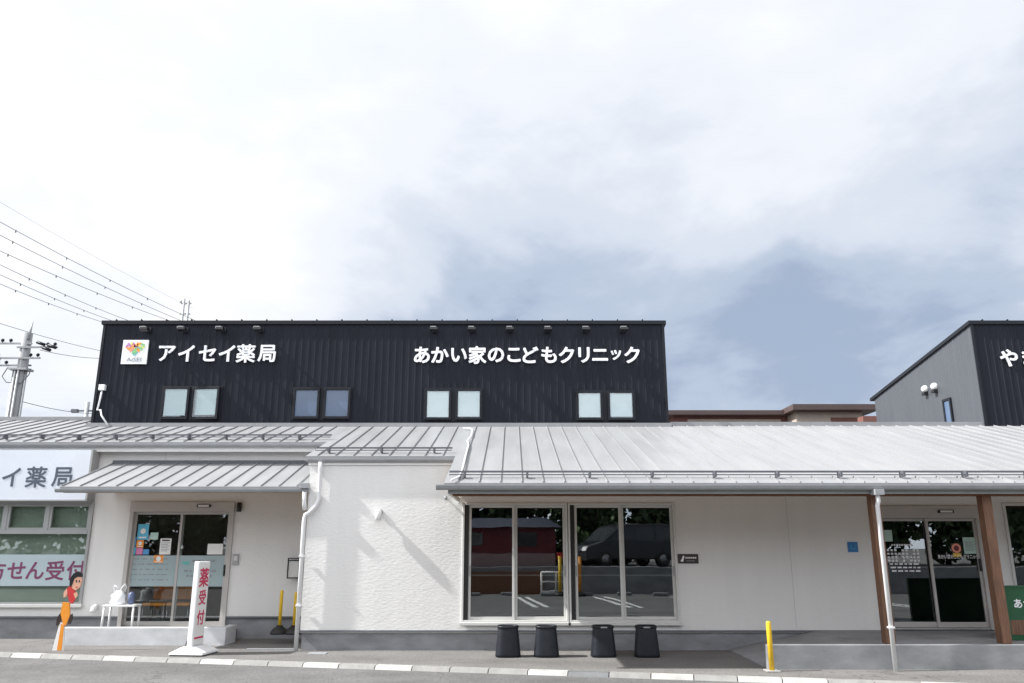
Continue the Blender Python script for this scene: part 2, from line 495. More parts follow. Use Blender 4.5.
def thing(name, label, cat, loc=(0, 0, 0), rz=0, group=None):
    o = bpy.data.objects.new(name, None)
    COL.objects.link(o); o.location = loc; o.rotation_euler.z = rz
    o.empty_display_size = 0.2
    return tag(o, label, cat, group)
def children(o): return [c for c in bpy.data.objects if c.parent == o]
def copy_tree(o, parent=None):
    c = o.copy(); COL.objects.link(c)
    if parent: c.parent = parent
    for ch in children(o): copy_tree(ch, c)
    return c

def text_mesh(body, m, size=1.0, bold=0.0, depth=0.01, width=None):
    """flat lettering in the XZ plane facing -Y, centred on its box; bold strokes are built up from shifted outlines"""
    c = bpy.data.curves.new('lettering', 'FONT')
    c.body = body; c.size = 1.0; c.extrude = depth / 2 / size; c.resolution_u = 3
    o = bpy.data.objects.new('lettering', c)
    COL.objects.link(o)
    bpy.context.view_layer.update()
    me = bpy.data.meshes.new_from_object(o.evaluated_get(bpy.context.evaluated_depsgraph_get()))
    bpy.data.objects.remove(o); bpy.data.curves.remove(c)
    co = [v.co.copy() for v in me.vertices]
    fs = [tuple(p.vertices) for p in me.polygons]
    bpy.data.meshes.remove(me)
    xs = [v.x for v in co]; ys = [v.y for v in co]
    cx, cy = (min(xs) + max(xs)) / 2, (min(ys) + max(ys)) / 2
    sx = size if width is None else width / (max(xs) - min(xs))
    V, F = [], []
    offs = [(0, 0)] if bold <= 0 else [(0, 0)] + [(bold * math.cos(2 * math.pi * k / 8 + .2), bold * math.sin(2 * math.pi * k / 8 + .2)) for k in range(8)]
    for k, (dx, dz) in enumerate(offs):
        b = len(V)
        for v in co:
            V.append(((v.x - cx + dx) * sx, -v.z * size - .0004 * k, (v.y - cy + dz) * size))
        F += [tuple(b + i for i in f) for f in fs]
    me = bpy.data.meshes.new('lettering')
    me.from_pydata(V, [], F)
    me.materials.append(M[m])
    return me
def text_obj(name, body, m, loc, size, bold=0.0, depth=0.01, parent=None, width=None, rz=0.0):
    o = bpy.data.objects.new(name, text_mesh(body, m, size, bold, depth, width))
    COL.objects.link(o); o.location = loc; o.rotation_euler.z = rz
    if parent: o.parent = parent
    return o

def wall_grid(mb, x0, x1, z0, z1, y, th, holes, m, top=None):
    """wall facing -Y at y, thickness th, with rectangular openings and their reveals"""
    xs = sorted({x0, x1, *[h[0] for h in holes], *[h[1] for h in holes]})
    zs = sorted({z0, z1, *[h[2] for h in holes], *[h[3] for h in holes]})
    for i in range(len(xs) - 1):
        for j in range(len(zs) - 1):
            cx, cz = (xs[i] + xs[i + 1]) / 2, (zs[j] + zs[j + 1]) / 2
            if any(h[0] < cx < h[1] and h[2] < cz < h[3] for h in holes): continue
            a, b, c, d = xs[i], xs[i + 1], zs[j], zs[j + 1]
            mb.poly([(a, y, c), (b, y, c), (b, y, d), (a, y, d)], m)
            mb.poly([(a, y + th, c), (a, y + th, d), (b, y + th, d), (b, y + th, c)], m)
    for (a, b, c, d) in holes:
        mb.poly([(a, y, c), (a, y + th, c), (a, y + th, d), (a, y, d)], m)
        mb.poly([(b, y, c), (b, y, d), (b, y + th, d), (b, y + th, c)], m)
        mb.poly([(a, y, d), (a, y + th, d), (b, y + th, d), (b, y, d)], m)
        mb.poly([(a, y, c), (b, y, c), (b, y + th, c), (a, y + th, c)], m)
    mb.poly([(x0, y, z0), (x0, y, z1), (x0, y + th, z1), (x0, y + th, z0)], m)
    mb.poly([(x1, y, z0), (x1, y + th, z0), (x1, y + th, z1), (x1, y, z1)], m)
    mb.poly([(x0, y, z1), (x1, y, z1), (x1, y + th, z1), (x0, y + th, z1)], m)
    mb.poly([(x0, y, z0), (x0, y + th, z0), (x1, y + th, z0), (x1, y, z0)], m)

def frame_ring(mb, x0, x1, z0, z1, y0, y1, t, m, tb=None):
    tb = tb or t
    mb.box(x0, x0 + t, y0, y1, z0, z1, m)
    mb.box(x1 - t, x1, y0, y1, z0, z1, m)
    mb.box(x0 + t, x1 - t, y0 + .001, y1 - .001, z1 - t, z1, m)
    mb.box(x0 + t, x1 - t, y0 + .001, y1 - .001, z0, z0 + tb, m)

# ------------------------------------------------------------------ ground, kerb, road
def kerb_y(x): return -0.36 - 0.2157 * (x + 8.54)
KD = Vector((1, -0.2157, 0)).normalized()
KN = Vector((-KD.y, KD.x, 0)) * -1                    # towards the road (-Y)
ROADZ = -0.05
g = MB()
g.poly([(-400, -500, -0.13), (400, -500, -0.13), (400, 500, -0.13), (-400, 500, -0.13)], 'asphalt_road')
tag(g.build('ground'), kind='structure')
g = MB()
n = 60
for i in range(n):
    xa, xb = -60 + i * 2, -58 + i * 2
    g.poly([(xa, kerb_y(xa) - .1, ROADZ), (xa, -17.9, ROADZ), (xb, -17.9, ROADZ), (xb, kerb_y(xb) - .1, ROADZ)], 'asphalt_road')
tag(g.build('road'), kind='structure')
g = MB()
g.poly([(-60, kerb_y(-60), 0), (60, kerb_y(60), 0), (60, 25, 0), (-60, 25, 0)], 'asphalt_walk')
tag(g.build('pavement'), kind='structure')
g = MB()
P0 = Vector((-8.54, -0.36, 0)); L = 0.60
for i in range(-22, 48):
    p = P0 + KD * (i * L)
    c = 'kerb_white' if (i % 9 in (0, 2, 3, 6) or i in (11, 12)) else 'kerb_grey'
    if i in (16,): c = 'kerb_dark'
    if i % 5 == 2 and i != 16: c = 'kerb_grey'
    a, b = p + KD * 0.006, p + KD * (L - 0.006)
    top = Vector((0, 0, 0.008)); 
    g.hexa([a + KN * .17 + Vector((0, 0, ROADZ - .03)), b + KN * .17 + Vector((0, 0, ROADZ - .03)), b - KN * .03 + Vector((0, 0, ROADZ - .03)), a - KN * .03 + Vector((0, 0, ROADZ - .03)),
            a + KN * .10 + top, b + KN * .10 + top, b - KN * .03 + top, a - KN * .03 + top], c)
tag(g.build('kerb', bevel=0.006), kind='structure')
# parking bay markings on the near side of the street (they show in the window glass)
g = MB()
for x0 in (-8.6, -5.7, -2.8, 0.1, 3.0, 5.9, 8.8, 11.7):
    for dx in (0, 0.36):
        a, b = Vector((x0 + dx, -16.3, ROADZ + .004)), Vector((x0 + dx + .55, -10.6, ROADZ + .004))
        g.poly([a, a + Vector((.17, 0, 0)), b + Vector((.17, 0, 0)), b], 'line_paint')
tag(g.build('parking_markings'), kind='structure')

# ------------------------------------------------------------------ white single-storey building
SL = 0.286
def roof_z(y): return 2.745 + SL * (y + 2.4)
LY = 1.85                                             # recessed pharmacy wall
XS = -3.77                                            # corner of the projecting middle wall
B = thing('low_building', 'long white single-storey building with pale standing seam roof and deep eaves', 'building', (0, 0, 0))

# openings
WA = rect(462, 503, 568, 623, 0)
WB = rect(568.5, 503, 677, 623, 0)
WAx0, WAx1, WZ0, WZ1 = WA; WBx0, WBx1 = WB[0], WB[1]
WBx0 = WAx1 + 0.012
RD = [gx(878, 1.5, 0) - .05, gx(987, 1.5, 0), 0.30, at(512, 506, 0).z]     # right entrance
RD[0] = gx(874.5, 2.4, 0); RD[1] = gx(977, 2.4, 0)
RW = [gx(1006, 2.0, 0), gx(1006, 2.0, 0) + 1.7, 0.55, at(512, 503, 0).z]   # far right window
WALLZ0 = 0.37
mb = MB()
wall_grid(mb, XS, 14.0, WALLZ0 - .08, 3.36, 0.0, 0.15, [(WAx0, WBx1, WZ0, WZ1), (RD[0], RD[1], .30, RD[3]), tuple(RW)], 'cream_siding')
for px in (795, 845):
    pass
jx = gx(791, 1.5, 0)
mb.box(jx - .006, jx + .006, -.003, .01, WALLZ0, 3.0, 'joint_grey')
front_wall = mb.build('wall', B)
mb = MB()   # side return of the projecting part
mb.box(XS, XS + .15, 0.152, LY + .2, .05, roof_z(.15) - .12, 'cream_siding')
mb.build('wall', B)

LD = [gx(129, 2.0, LY), gx(232, 2.0, LY), 0.20, at(512, 502, LY).z]
t_l = at(512, 501.5, LY).z
LW = [-14.0, at(93.5, 515, LY).x, at(512, 605, LY).z, t_l]
mb = MB()
wall_grid(mb, -15, XS, 0.42, 3.80, LY, .15, [(LD[0], LD[1], .419, LD[3]), tuple(LW)], 'cream_siding')
for px in (166,):
    x = gx(166, 3.6, LY); mb.box(x - .005, x + .005, LY - .003, LY + .01, 3.5, 3.78, 'joint_grey')
mb.build('wall', B)
# foundation + base flashing
mb = MB()
mb.box(XS + .03, 3.6, .025, .3, -.1, WALLZ0 - .082, 'dark_concrete')
mb.box(3.6, 14, .025, .3, -.1, WALLZ0 - .082, 'dark_concrete')
mb.box(-15, LD[0] - .02, LY + .03, LY + .3, -.1, .42, 'dark_concrete')
mb.box(LD[1] + .02, XS + .02, LY + .03, LY + .3, -.1, .42, 'dark_concrete')
mb.build('foundation', B)
mb = MB()
mb.box(XS - .01, RD[0] - .02, -.03, .05, WALLZ0 - .065, WALLZ0 - .03, 'trim_grey')
mb.box(RD[1] + .02, 14, -.03, .05, WALLZ0 - .065, WALLZ0 - .03, 'trim_grey')
mb.box(-15, LD[0] - .03, LY - .03, LY + .05, .395, .425, 'trim_grey')
mb.box(LD[1] + .03, XS - .01, LY - .03, LY + .05, .395, .425, 'trim_grey')
mb.build('base_flashing', B)

# dark rooms behind the glass
def room(x0, x1, y0, y1, z0, z1, wm='room_dark'):
    mb = MB()
    mb.poly([(x0, y1, z0), (x1, y1, z0), (x1, y1, z1), (x0, y1, z1)], wm)
    mb.poly([(x0, y0, z0), (x0, y1, z0), (x0, y1, z1), (x0, y0, z1)], wm)
    mb.poly([(x1, y0, z0), (x1, y1, z0), (x1, y1, z1), (x1, y0, z1)], wm)
    mb.poly([(x0, y0, z1), (x1, y0, z1), (x1, y1, z1), (x0, y1, z1)], wm)
    mb.poly([(x0, y0, z0), (x1, y0, z0), (x1, y1, z0), (x0, y1, z0)], 'room_floor')
    mb.build('interior_wall', B)
room(WAx0 - .5, WBx1 + .5, .151, 3.9, .3, 2.6)
room(RD[0] - .4, RD[1] + .3, .151, 3.9, .3, 2.6)
room(RW[0] - .2, RW[1] + .3, .151, 2.0, .3, 2.6)
room(LD[0] - .4, LD[1] + .4, LY + .151, LY + 2.2, .2, 2.9, 'room_warm')

# roof: one plane, three eave lines
def roof_patch(mb, x0, x1, y0, y1, th=0.10):
    p = lambda x, y, d=0: (x, y, roof_z(y) - d)
    mb.hexa([p(x0, y0, th), p(x1, y0, th), p(x1, y1, th), p(x0, y1, th), p(x0, y0), p(x1, y0), p(x1, y1), p(x0, y1)], 'roof_metal')
def seams(mb, x0, x1, y0, y1, pitch=0.335, zf=roof_z):
    x = x0
    while x <= x1 + 1e-4:
        a, b = x - .010, x + .010
        mb.hexa([(a, y0 + .01, zf(y0 + .01) - .01), (b, y0 + .01, zf(y0 + .01) - .01), (b, y1, zf(y1) - .01), (a, y1, zf(y1) - .01),
                 (a + .004, y0 + .01, zf(y0 + .01) + .027), (b - .004, y0 + .01, zf(y0 + .01) + .027), (b - .004, y1, zf(y1) + .027), (a + .004, y1, zf(y1) + .027)], 'roof_metal')
        x += pitch
X1, X2, XR = -3.86, -1.06, 14.0
EL, EM, ER = 1.62, -0.03, -2.40
mb = MB()
roof_patch(mb, -15, X1 - .001, EL, 4.12)
roof_patch(mb, -15, -10.2, 4.121, 5.1)
roof_patch(mb, X1, X2 - .001, EM, 4.12)
roof_patch(mb, X2, XR, ER, 4.12)
# far slope behind the ridge, right of the dark block and left of it
for (x0, x1, yr) in ((3.8, XR, 4.121), (-15, -10.2, 5.101)):
    zr = roof_z(yr)
    mb.hexa([(x0, yr, zr - .1), (x1, yr, zr - .1), (x1, yr + 5, zr - 1.6), (x0, yr + 5, zr - 1.6), (x0, yr, zr), (x1, yr, zr), (x1, yr + 5, zr - 1.5), (x0, yr + 5, zr - 1.5)], 'roof_metal')
seams(mb, -14.9, X1 - .1, EL, 4.0)
seams(mb, -14.9, -10.3, 4.0, 5.0)
seams(mb, X1 + .22, X2 - .05, EM, 4.0)
seams(mb, X2 + .21, XR, ER, 4.0)
roof = mb.build('roof', B)
mb = MB()
for (x0, x1, y) in ((X1 + .0, X2, EM), (-15, X1, EL), (X2, XR, ER)):
    pass
mb.box(-10.15, 3.8, 3.86, 3.97, roof_z(3.9) - .02, roof_z(3.9) + .085, 'roof_metal')
mb.box(3.8, XR, 4.02, 4.20, roof_z(4.1) - .03, roof_z(4.1) + .075, 'roof_metal')
mb.box(-15, -10.2, 5.0, 5.2, roof_z(5.1) - .03, roof_z(5.1) + .07, 'roof_metal')
mb.build('ridge_cap', roof)
def snow_guard(x0, x1, y, brk, zf=roof_z, parent=roof):
    mb = MB()
    z = zf(y)
    mb.box(x0, x1, y - .018, y + .018, z + .085, z + .115, 'guard_metal')
    mb.box(x0, x1, y - .10, y - .085, z - .01 + .045, z + .052, 'guard_metal')
    x = x0 + .25
    while x < x1:
        mb.box(x - .016, x + .016, y - .12, y + .03, z + .01, z + .10, 'guard_metal')
        x += brk
    mb.build('snow_guard', parent)
snow_guard(X2 + .05, XR, -2.02, 1.005)
snow_guard(X1 + .12, X2 - .08, EM + .30, 1.005)
snow_guard(-14.9, X1 + .02, EL + .30, 0.78)
# eave fascia + soffit + gutters
def gutter(x0, x1, y, z, parent=B, r=.062):
    mb = MB()
    n = 10
    prof = [(y - r + r * (1 - math.cos(math.pi * i / n)) * 1.0, z - r * 1.1 * math.sin(math.pi * i / n)) for i in range(n + 1)]
    out = [[(x0, a, b), (x1, a, b)] for a, b in prof]
    mb.rings(out, 'gutter_metal', cap=False, closed=False)
    inner = [[(x0, y + (a - y) * .88, z - (z - b) * .88 + .001), (x1, y + (a - y) * .88, z - (z - b) * .88 + .001)] for a, b in prof]
    mb.rings(inner, 'gutter_metal', cap=False, closed=False)
    mb.box(x0, x1, y - r - .008, y - r + .006, z - .005, z + .012, 'gutter_metal')
    for x in (x0, x1):
        mb.poly([(x, a, b) for a, b in prof], 'gutter_metal')
    return mb.build('gutter', parent)
gutter(X2 - .12, XR, ER - .03, roof_z(ER) - .045, r=.062)
gutter(X1 + .05, X2 + .02, EM - .01, roof_z(EM) - .07, r=.048)
gutter(-15, X1 + .0, EL - .02, roof_z(EL) - .06, r=.05)
mb = MB()
mb.box(X2 + .06, XR, ER + .03, ER + .07, roof_z(ER) - .165, roof_z(ER) - .101, 'roof_metal')
mb.box(X1 + .06, X2 - .01, EM + .005, EM + .025, roof_z(EM) - .17, roof_z(EM) - .101, 'white_paint')
mb.box(-15, X1 - .02, EL + .03, EL + .06, roof_z(EL) - .2, roof_z(EL) - .101, 'white_paint')
mb.build('fascia', B)
mb = MB()
mb.hexa([(X2 + .06, ER + .071, roof_z(ER) - .160), (XR, ER + .071, roof_z(ER) - .160), (XR, -.002, roof_z(ER) - .160 + .12), (X2 + .06, -.002, roof_z(ER) - .160 + .12),
         (X2 + .06, ER + .071, roof_z(ER) - .14), (XR, ER + .071, roof_z(ER) - .14), (XR, -.002, roof_z(ER) - .14 + .12), (X2 + .06, -.002, roof_z(ER) - .14 + .12)], 'soffit')
mb.box(X2 + .06, X2 + .10, ER + .072, -.01, roof_z(ER) - .17, roof_z(ER) - .1, 'white_paint')
mb.build('soffit', B)
mb = MB()
mb.box(X2 + .12, XR, -2.16, -2.02, roof_z(ER) - .185, roof_z(ER) - .135, 'wood')
mb.build('beam', B)
for px_t, px_b in ((874, 888), (984, 1003)):
    x = gx(px_b, .36, -2.05)
    mb = MB(); mb.box(x - .075, x + .075, -2.17, -2.01, .352, roof_z(ER) - .185, 'wood')
    mb.build('pillar', B, bevel=.006)

# canopy over the pharmacy entrance
CY0, CY1 = -0.05, LY
cz0 = at(512, 486.5, CY0).z; cz1 = at(512, 463, CY1).z
def can_z(y): return cz0 + (cz1 - cz0) * (y - CY0) / (CY1 - CY0)
CX0, CX1 = gx(60, cz0, CY0), XS - .012
mb = MB()
p = lambda x, y, d=0: (x, y, can_z(y) - d)
mb.hexa([p(CX0, CY0, .09), p(CX1, CY0, .09), p(CX1, CY1 - .002, .09), p(CX0, CY1 - .002, .09), p(CX0, CY0), p(CX1, CY0), p(CX1, CY1 - .002), p(CX0, CY1 - .002)], 'roof_metal')
seams(mb, CX0 + .03, CX1, CY0, CY1 - .05, zf=can_z)
can = mb.build('canopy_roof', B)
mb = MB()
mb.box(CX0, CX1, CY1 - .06, CY1 - .003, can_z(CY1) - .02, can_z(CY1) + .05, 'guard_metal')
mb.build('wall_flashing', can)
gutter(CX0 - .06, CX1 + .03, CY0 - .01, cz0 - .055, parent=can, r=.05)
mb = MB()
mb.box(CX1 - .12, CX1 + .04, CY0 - .115, CY0 + .02, cz0 - .04, cz0 + .06, 'gutter_metal')
mb.build('gutter_outlet', can, bevel=.008)
mb = MB()
mb.hexa([p(CX0 + .05, CY0 + .05, .13), p(CX1 - .02, CY0 + .05, .13), (CX1 - .02, CY1 - .01, can_z(CY0) + .05), (CX0 + .05, CY1 - .01, can_z(CY0) + .05),
         p(CX0 + .05, CY0 + .05, .092), p(CX1 - .02, CY0 + .05, .092), (CX1 - .02, CY1 - .01, can_z(CY0) + .09), (CX0 + .05, CY1 - .01, can_z(CY0) + .09)], 'soffit')
mb.build('canopy_soffit', can)

# downspouts
mb = MB()
xd = gx(302, 2.0, -.17)
u = at(320, 468, -.10)
zt = roof_z(EM) - .12
mb.tube([(u.x, -.09, zt), (u.x, -.085, zt - .12), (u.x, -.06, zt - .2), (u.x, -.06, 2.62), (u.x - .05, -.065, 2.5), (xd + .10, -.08, 2.40), (xd + .015, -.09, 2.34), (xd, -.09, 2.24), (xd, -.09, .0)], .037, 'white_pvc', n=12)
for z in (1.6, .75):
    mb.box(xd - .046, xd + .046, -.136, -.03, z, z + .03, 'white_pvc')
mb.tube([(CX1 - .04, CY0 - .05, cz0 - .10), (CX1 - .05, CY0 + .0, cz0 - .26), (xd, -.09, cz0 - .42)], .04, 'white_pvc', n=12)
mb.build('downspout', B)
mb = MB()
xr = gx(896.5, .0, -2.42)
ztop = roof_z(ER) - .13
mb.tube([(xr, ER - .05, ztop), (xr, ER - .05, ztop - .15), (xr, -2.40, ztop - .22), (xr, -2.40, .0)], .034, 'white_pvc', n=12)
mb.box(xr - .07, xr + .07, ER - .14, ER + .03, ztop - .06, ztop + .03, 'gutter_metal')
mb.box(xr - .042, xr + .042, -2.442, -2.358, .6, .625, 'white_pvc')
mb.build('downspout', B)

# main sliding windows
def sliding_window(x0, x1, z0, z1, label):
    W = bpy.data.objects.new('window', None); COL.objects.link(W); W.parent = B
    W['label'] = label
    y = 0.0
    mb = MB()
    frame_ring(mb, x0, x1, z0, z1, y - .03, y + .11, .036, 'window_alu', .05)
    mb.box(x0 - .03, x1 + .03, y - .09, y - .031, z0 - .035, z0 + .012, 'window_alu')
    fr = mb.build('frame', W, bevel=.004)
    mb = MB()
    mb.box(x0 + .037, x0 + .115, y - .012, y + .05, z0 + .051, z1 - .037, 'black_rubber')
    mb.build('screen_edge', W)
    xm = x0 + .482 * (x1 - x0)
    for (a, b, yy) in ((x0 + .116, xm + .03, .012), (xm - .03 + .062, x1 - .037, .055)):
        mb = MB()
        frame_ring(mb, a, b, z0 + .052, z1 - .038, yy, yy + .035, .046, 'window_alu', .052)
        s = mb.build('sash', W, bevel=.003)
        mb = MB()
        mb.box(a + .046, b - .046, yy + .014, yy + .02, z0 + .104, z1 - .084, 'glass')
        mb.build('pane', W)
        mb = MB()
        hx = a + .026 if yy < .03 else b - .026
        mb.box(hx - .012, hx + .012, yy - .012, yy - .001, z0 + .8, z0 + .98, 'grey_alu')
        mb.build('handle', W, bevel=.003)
    mb = MB()
    mb.box(x0 + .13, x1 - .06, .13, .148, z0 + .80, z0 + .825, 'grey_alu')
    mb.build('guard_rail', W)
sliding_window(WAx0, WAx1, WZ0, WZ1, 'left sliding window of the pair in the white wall')
sliding_window(WBx0, WBx1, WZ0, WZ1, 'right sliding window of the pair in the white wall')
# far right window
W = bpy.data.objects.new('window', None); COL.objects.link(W); W.parent = B
mb = MB(); frame_ring(mb, *RW, -.03, .11, .05, 'window_alu'); mb.build('frame', W, bevel=.004)
mb = MB(); mb.box(RW[0] + .05, RW[1] - .05, .03, .036, RW[2] + .05, RW[3] - .05, 'glass'); mb.build('pane', W)

# glazed entrance doors
def entrance(x0, x1, z0, z1, Y, hz, film):
    D = bpy.data.objects.new('door', None); COL.objects.link(D); D.parent = B
    mb = MB()
    mb.box(x0 - .02, x1 + .02, Y - .05, Y + .12, z1 - hz, z1, 'door_alu')
    mb.box(x0 - .02, x0 + .06, Y - .04, Y + .12, z0, z1 - hz, 'door_alu')
    mb.box(x1 - .06, x1 + .02, Y - .04, Y + .12, z0, z1 - hz, 'door_alu')
    mb.box(x0 + .06, x1 - .06, Y - .03, Y + .12, z0, z0 + .03, 'grey_alu')
    mb.build('frame', D, bevel=.004)
    mb = MB()
    mb.box(x1 - .75, x1 - .47, Y - .085, Y - .051, z1 - hz + .09, z1 - hz + .145, 'black_plastic')
    mb.box(x1 - .72, x1 - .50, Y - .092, Y - .086, z1 - hz + .10, z1 - hz + .135, 'paper_white')
    mb.build('sensor', D)
    xm = (x0 + x1) / 2
    out = []
    for (a, b, yy) in ((x0 + .061, xm + .035, Y + .045), (xm - .035, x1 - .061, Y + .0)):
        mb = MB(); frame_ring(mb, a, b, z0 + .035, z1 - hz - .004, yy, yy + .038, .048, 'door_alu', .09); mb.build('sash', D, bevel=.003)
        mb = MB(); mb.box(a + .048, b - .048, yy + .015, yy + .022, z0 + .125, z1 - hz - .052, 'clear_glass' if film else 'glass'); mb.build('pane', D)
        if film:
            za, zb = at(512, 586.5, Y).z, at(512, 555.5, Y).z
            mb = MB(); mb.box(a + .049, b - .049, yy + .011, yy + .0145, za, zb, 'frosted_film'); mb.build('frosted_film', D)
    mb = MB(); hx = x1 - .09
    mb.box(hx - .015, hx + .015, Y - .04, Y - .002, z0 + 1.0, z0 + 1.22, 'black_plastic'); mb.build('handle', D, bevel=.004)
    return D
left_door = entrance(LD[0], LD[1], .20, LD[3], LY, .20, True)
right_door = entrance(RD[0], RD[1], .35, RD[3], 0.0, .22, False)
# header light badge beside the sensor on the pharmacy door
# pharmacy windows: three transoms over a wide pane
W = bpy.data.objects.new('window', None); COL.objects.link(W); W.parent = B
zt0 = at(512, 530, LY).z; zb1 = at(512, 534, LY).z
mb = MB()
frame_ring(mb, LW[0], LW[1], LW[2], LW[3], LY - .045, LY + .1, .055, 'grey_alu')
mb.box(LW[0] + .055, LW[1] - .055, LY - .05, LY + .1, zb1, zt0, 'grey_alu')
xs = [LW[1] - .055 - i * .865 for i in range(6)]
for x in xs[1:]:
    mb.box(x - .03, x + .03, LY - .04, LY + .1, zt0, LW[3] - .055, 'grey_alu')
mb.box(LW[0], LW[1] + .03, LY - .09, LY - .046, LW[2] - .04, LW[2] + .02, 'window_alu')
mb.build('frame', W, bevel=.003)
for i, x in enumerate(xs[:5]):
    mb = MB(); frame_ring(mb, x - .865 + .032, x - .032 if i else x - .002, zt0 + .002, LW[3] - .057, LY - .03, LY + .02, .045, 'grey_alu')
    mb.box(x - .865 + .077, x - .077 if i else x - .047, LY + .0, LY + .006, zt0 + .047, LW[3] - .102, 'clear_glass')
    mb.build('transom', W)
mb = MB(); mb.box(LW[0] + .055, LW[1] - .055, LY + .02, LY + .026, LW[2] + .055, zb1, 'clear_glass'); mb.build('pane', W)
mb = MB(); mb.box(LW[0] + .03, LW[1] - .03, LY + .125, LY + .14, LW[2] + .03, LW[3] - .03, 'blind_sage'); mb.build('blind', W)
zr0, zr1 = at(512, 586, LY).z, at(512, 554.5, LY).z
mb = MB(); mb.box(LW[0] + .056, LW[1] - .06, LY + .010, LY + .0125, zr0, zr1, 'banner_film'); wb = mb.build('window_banner', W)
for ch, px in (('処', -45), ('方', -4), ('せ', 16), ('ん', 35), ('受', 55), ('付', 76)):
    c = at(px, 570.5, LY)
    text_obj('window_banner_letter', ch, 'sign_magenta', (c.x, LY + .0085, c.z), .40, .022, .001, parent=W)

# ------------------------------------------------------------------ entrance steps, low walls
mb = MB()
px0, px1 = gx(62, .3, .75), gx(226, .3, .75)
mb.box(px0, px1, .75, .90, -.05, at(512, 627.5, .75).z, 'white_concrete')
mb.box(px1 - .15, px1, .90, 1.35, -.05, at(512, 627.5, .75).z, 'white_concrete')
o = mb.build('low_wall', bevel=.012)
tag(o, 'low white concrete kerb wall before the pharmacy doors', 'low wall')
mb = MB()
mb.box(px0 + .0, px1 - .16, .91, LY + .2, -.05, .19, 'concrete')
o = mb.build('entrance_step', bevel=.01)
tag(o, 'grey concrete landing behind the low white wall at the pharmacy doors', 'step')
mb = MB()
g0, g1 = gx(246, 0, -.02), gx(296, 0, -.02)
mb.box(g0, g1, .0, .05, -.02, .03, 'galv')
tag(mb.build('edge_strip', bevel=.004), 'thin galvanised metal edge strip on the ground left of the downspout', 'edge strip')
c = at(318, 652.5, -.4)
mb = MB(); mb.box(-.16, .16, -.10, .10, -.02, .012, 'galv')
tag(mb.build('drain_cover', bevel=.004, loc=(c.x, -.42, 0)), 'small pale metal drain cover in the pavement near the downspout', 'drain cover')
# right platform with ramp
mb = MB()
PX0 = gx(767, .3, -2.25)
mb.box(PX0, 14, -2.25, -2.10, -.05, .35, 'concrete')
mb.hexa([(PX0 + .0, -2.099, -.05), (5.4, -2.099, -.05), (5.4, .02, -.05), (PX0, .02, -.05),
         (PX0, -2.099, .02), (5.4, -2.099, .335), (5.4, .02, .335), (PX0, .02, .02)], 'dark_concrete')
mb.box(5.401, 14, -2.099, .02, -.05, .335, 'dark_concrete')
o = mb.build('entrance_ramp', bevel=.01)
tag(o, 'long grey concrete porch platform with ramp under the right eave', 'platform')

# ------------------------------------------------------------------ black upper blocks
DZ = at(512, 321, 4.0).z
def corr_wall(mb, x0, x1, zb, ztop, y, m, pitch=.165, rib=.040, dep=.008, flip=False):
    """vertical ribbed cladding facing -Y; ztop is a function of x"""
    pts = []
    x = x0
    pts.append((x0, y))
    while x + pitch < x1:
        a = x + pitch - rib
        pts += [(a, y), (a + .008, y - dep), (a + rib - .008, y - dep), (a + rib, y)]
        pts += [(a + rib + (pitch - rib) * .5 - .006, y), (a + rib + (pitch - rib) * .5, y + .003), (a + rib + (pitch - rib) * .5 + .006, y)] if a + rib + pitch * .5 < x1 else []
        x += pitch
    pts.append((x1, y))
    mb.rings([[(a, b, zb) for a, b in pts], [(a, b, ztop(a)) for a, b in pts]], m, cap=False, smooth=False, closed=False)

def dark_block(name, label, x0, x1, yb, zback, side):
    r = thing(name, label, 'building', ((x0 + x1) / 2, 4.0, 0))
    off = -(x0 + x1) / 2
    X0, X1_ = x0 + off, x1 + off
    mb = MB()
    corr_wall(mb, X0, X1_, 3.0, lambda x: DZ - .05, 0, 'black_siding')
    mb.poly([(X0, yb, 3), (X1_, yb, 3), (X1_, yb, zback), (X0, yb, zback)], 'black_siding')
    if not side:
        mb.poly([(X0, 0, 3), (X0, yb, 3), (X0, yb, zback), (X0, 0, DZ - .05)], 'black_siding')
    mb.poly([(X1_, 0, 3), (X1_, yb, 3), (X1_, yb, zback), (X1_, 0, DZ - .05)], 'black_siding')
    mb.box(X0 - .012, X0 + .05, -.03, -.001, 3.0, DZ - .05, 'black_trim')
    mb.box(X1_ - .05, X1_ + .012, -.03, -.001, 3.0, DZ - .05, 'black_trim')
    mb.build('wall', r)
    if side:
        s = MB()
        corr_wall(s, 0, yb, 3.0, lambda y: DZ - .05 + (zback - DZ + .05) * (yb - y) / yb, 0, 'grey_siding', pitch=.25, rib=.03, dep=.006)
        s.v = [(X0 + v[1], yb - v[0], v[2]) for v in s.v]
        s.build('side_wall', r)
    mb = MB()
    e = .055
    mb.hexa([(X0 - e, -e, DZ - .09), (X1_ + e, -e, DZ - .09), (X1_ + e, yb + .2, zback - .09), (X0 - e, yb + .2, zback - .09),
             (X0 - e, -e, DZ), (X1_ + e, -e, DZ), (X1_ + e, yb + .2, zback), (X0 - e, yb + .2, zback)], 'black_trim')
    x = X0 + .3
    while x < X1_:
        mb.hexa([(x - .015, -e + .005, DZ - .005), (x + .015, -e + .005, DZ - .005), (x + .015, yb, zback - .005), (x - .015, yb, zback - .005),
                 (x - .012, -e + .005, DZ + .035), (x + .012, -e + .005, DZ + .035), (x + .012, yb, zback + .035), (x - .012, yb, zback + .035)], 'black_trim')
        x += .62
    mb.build('roof', r)
    return r, off
DBL, DBR = -10.09, 3.75
D1, o1 = dark_block('upper_building', 'wide black metal-clad block with four window pairs rising behind the white roof', DBL, DBR, 6.0, DZ - .95, False)
RX = gx(985, 4.6, 4.0)
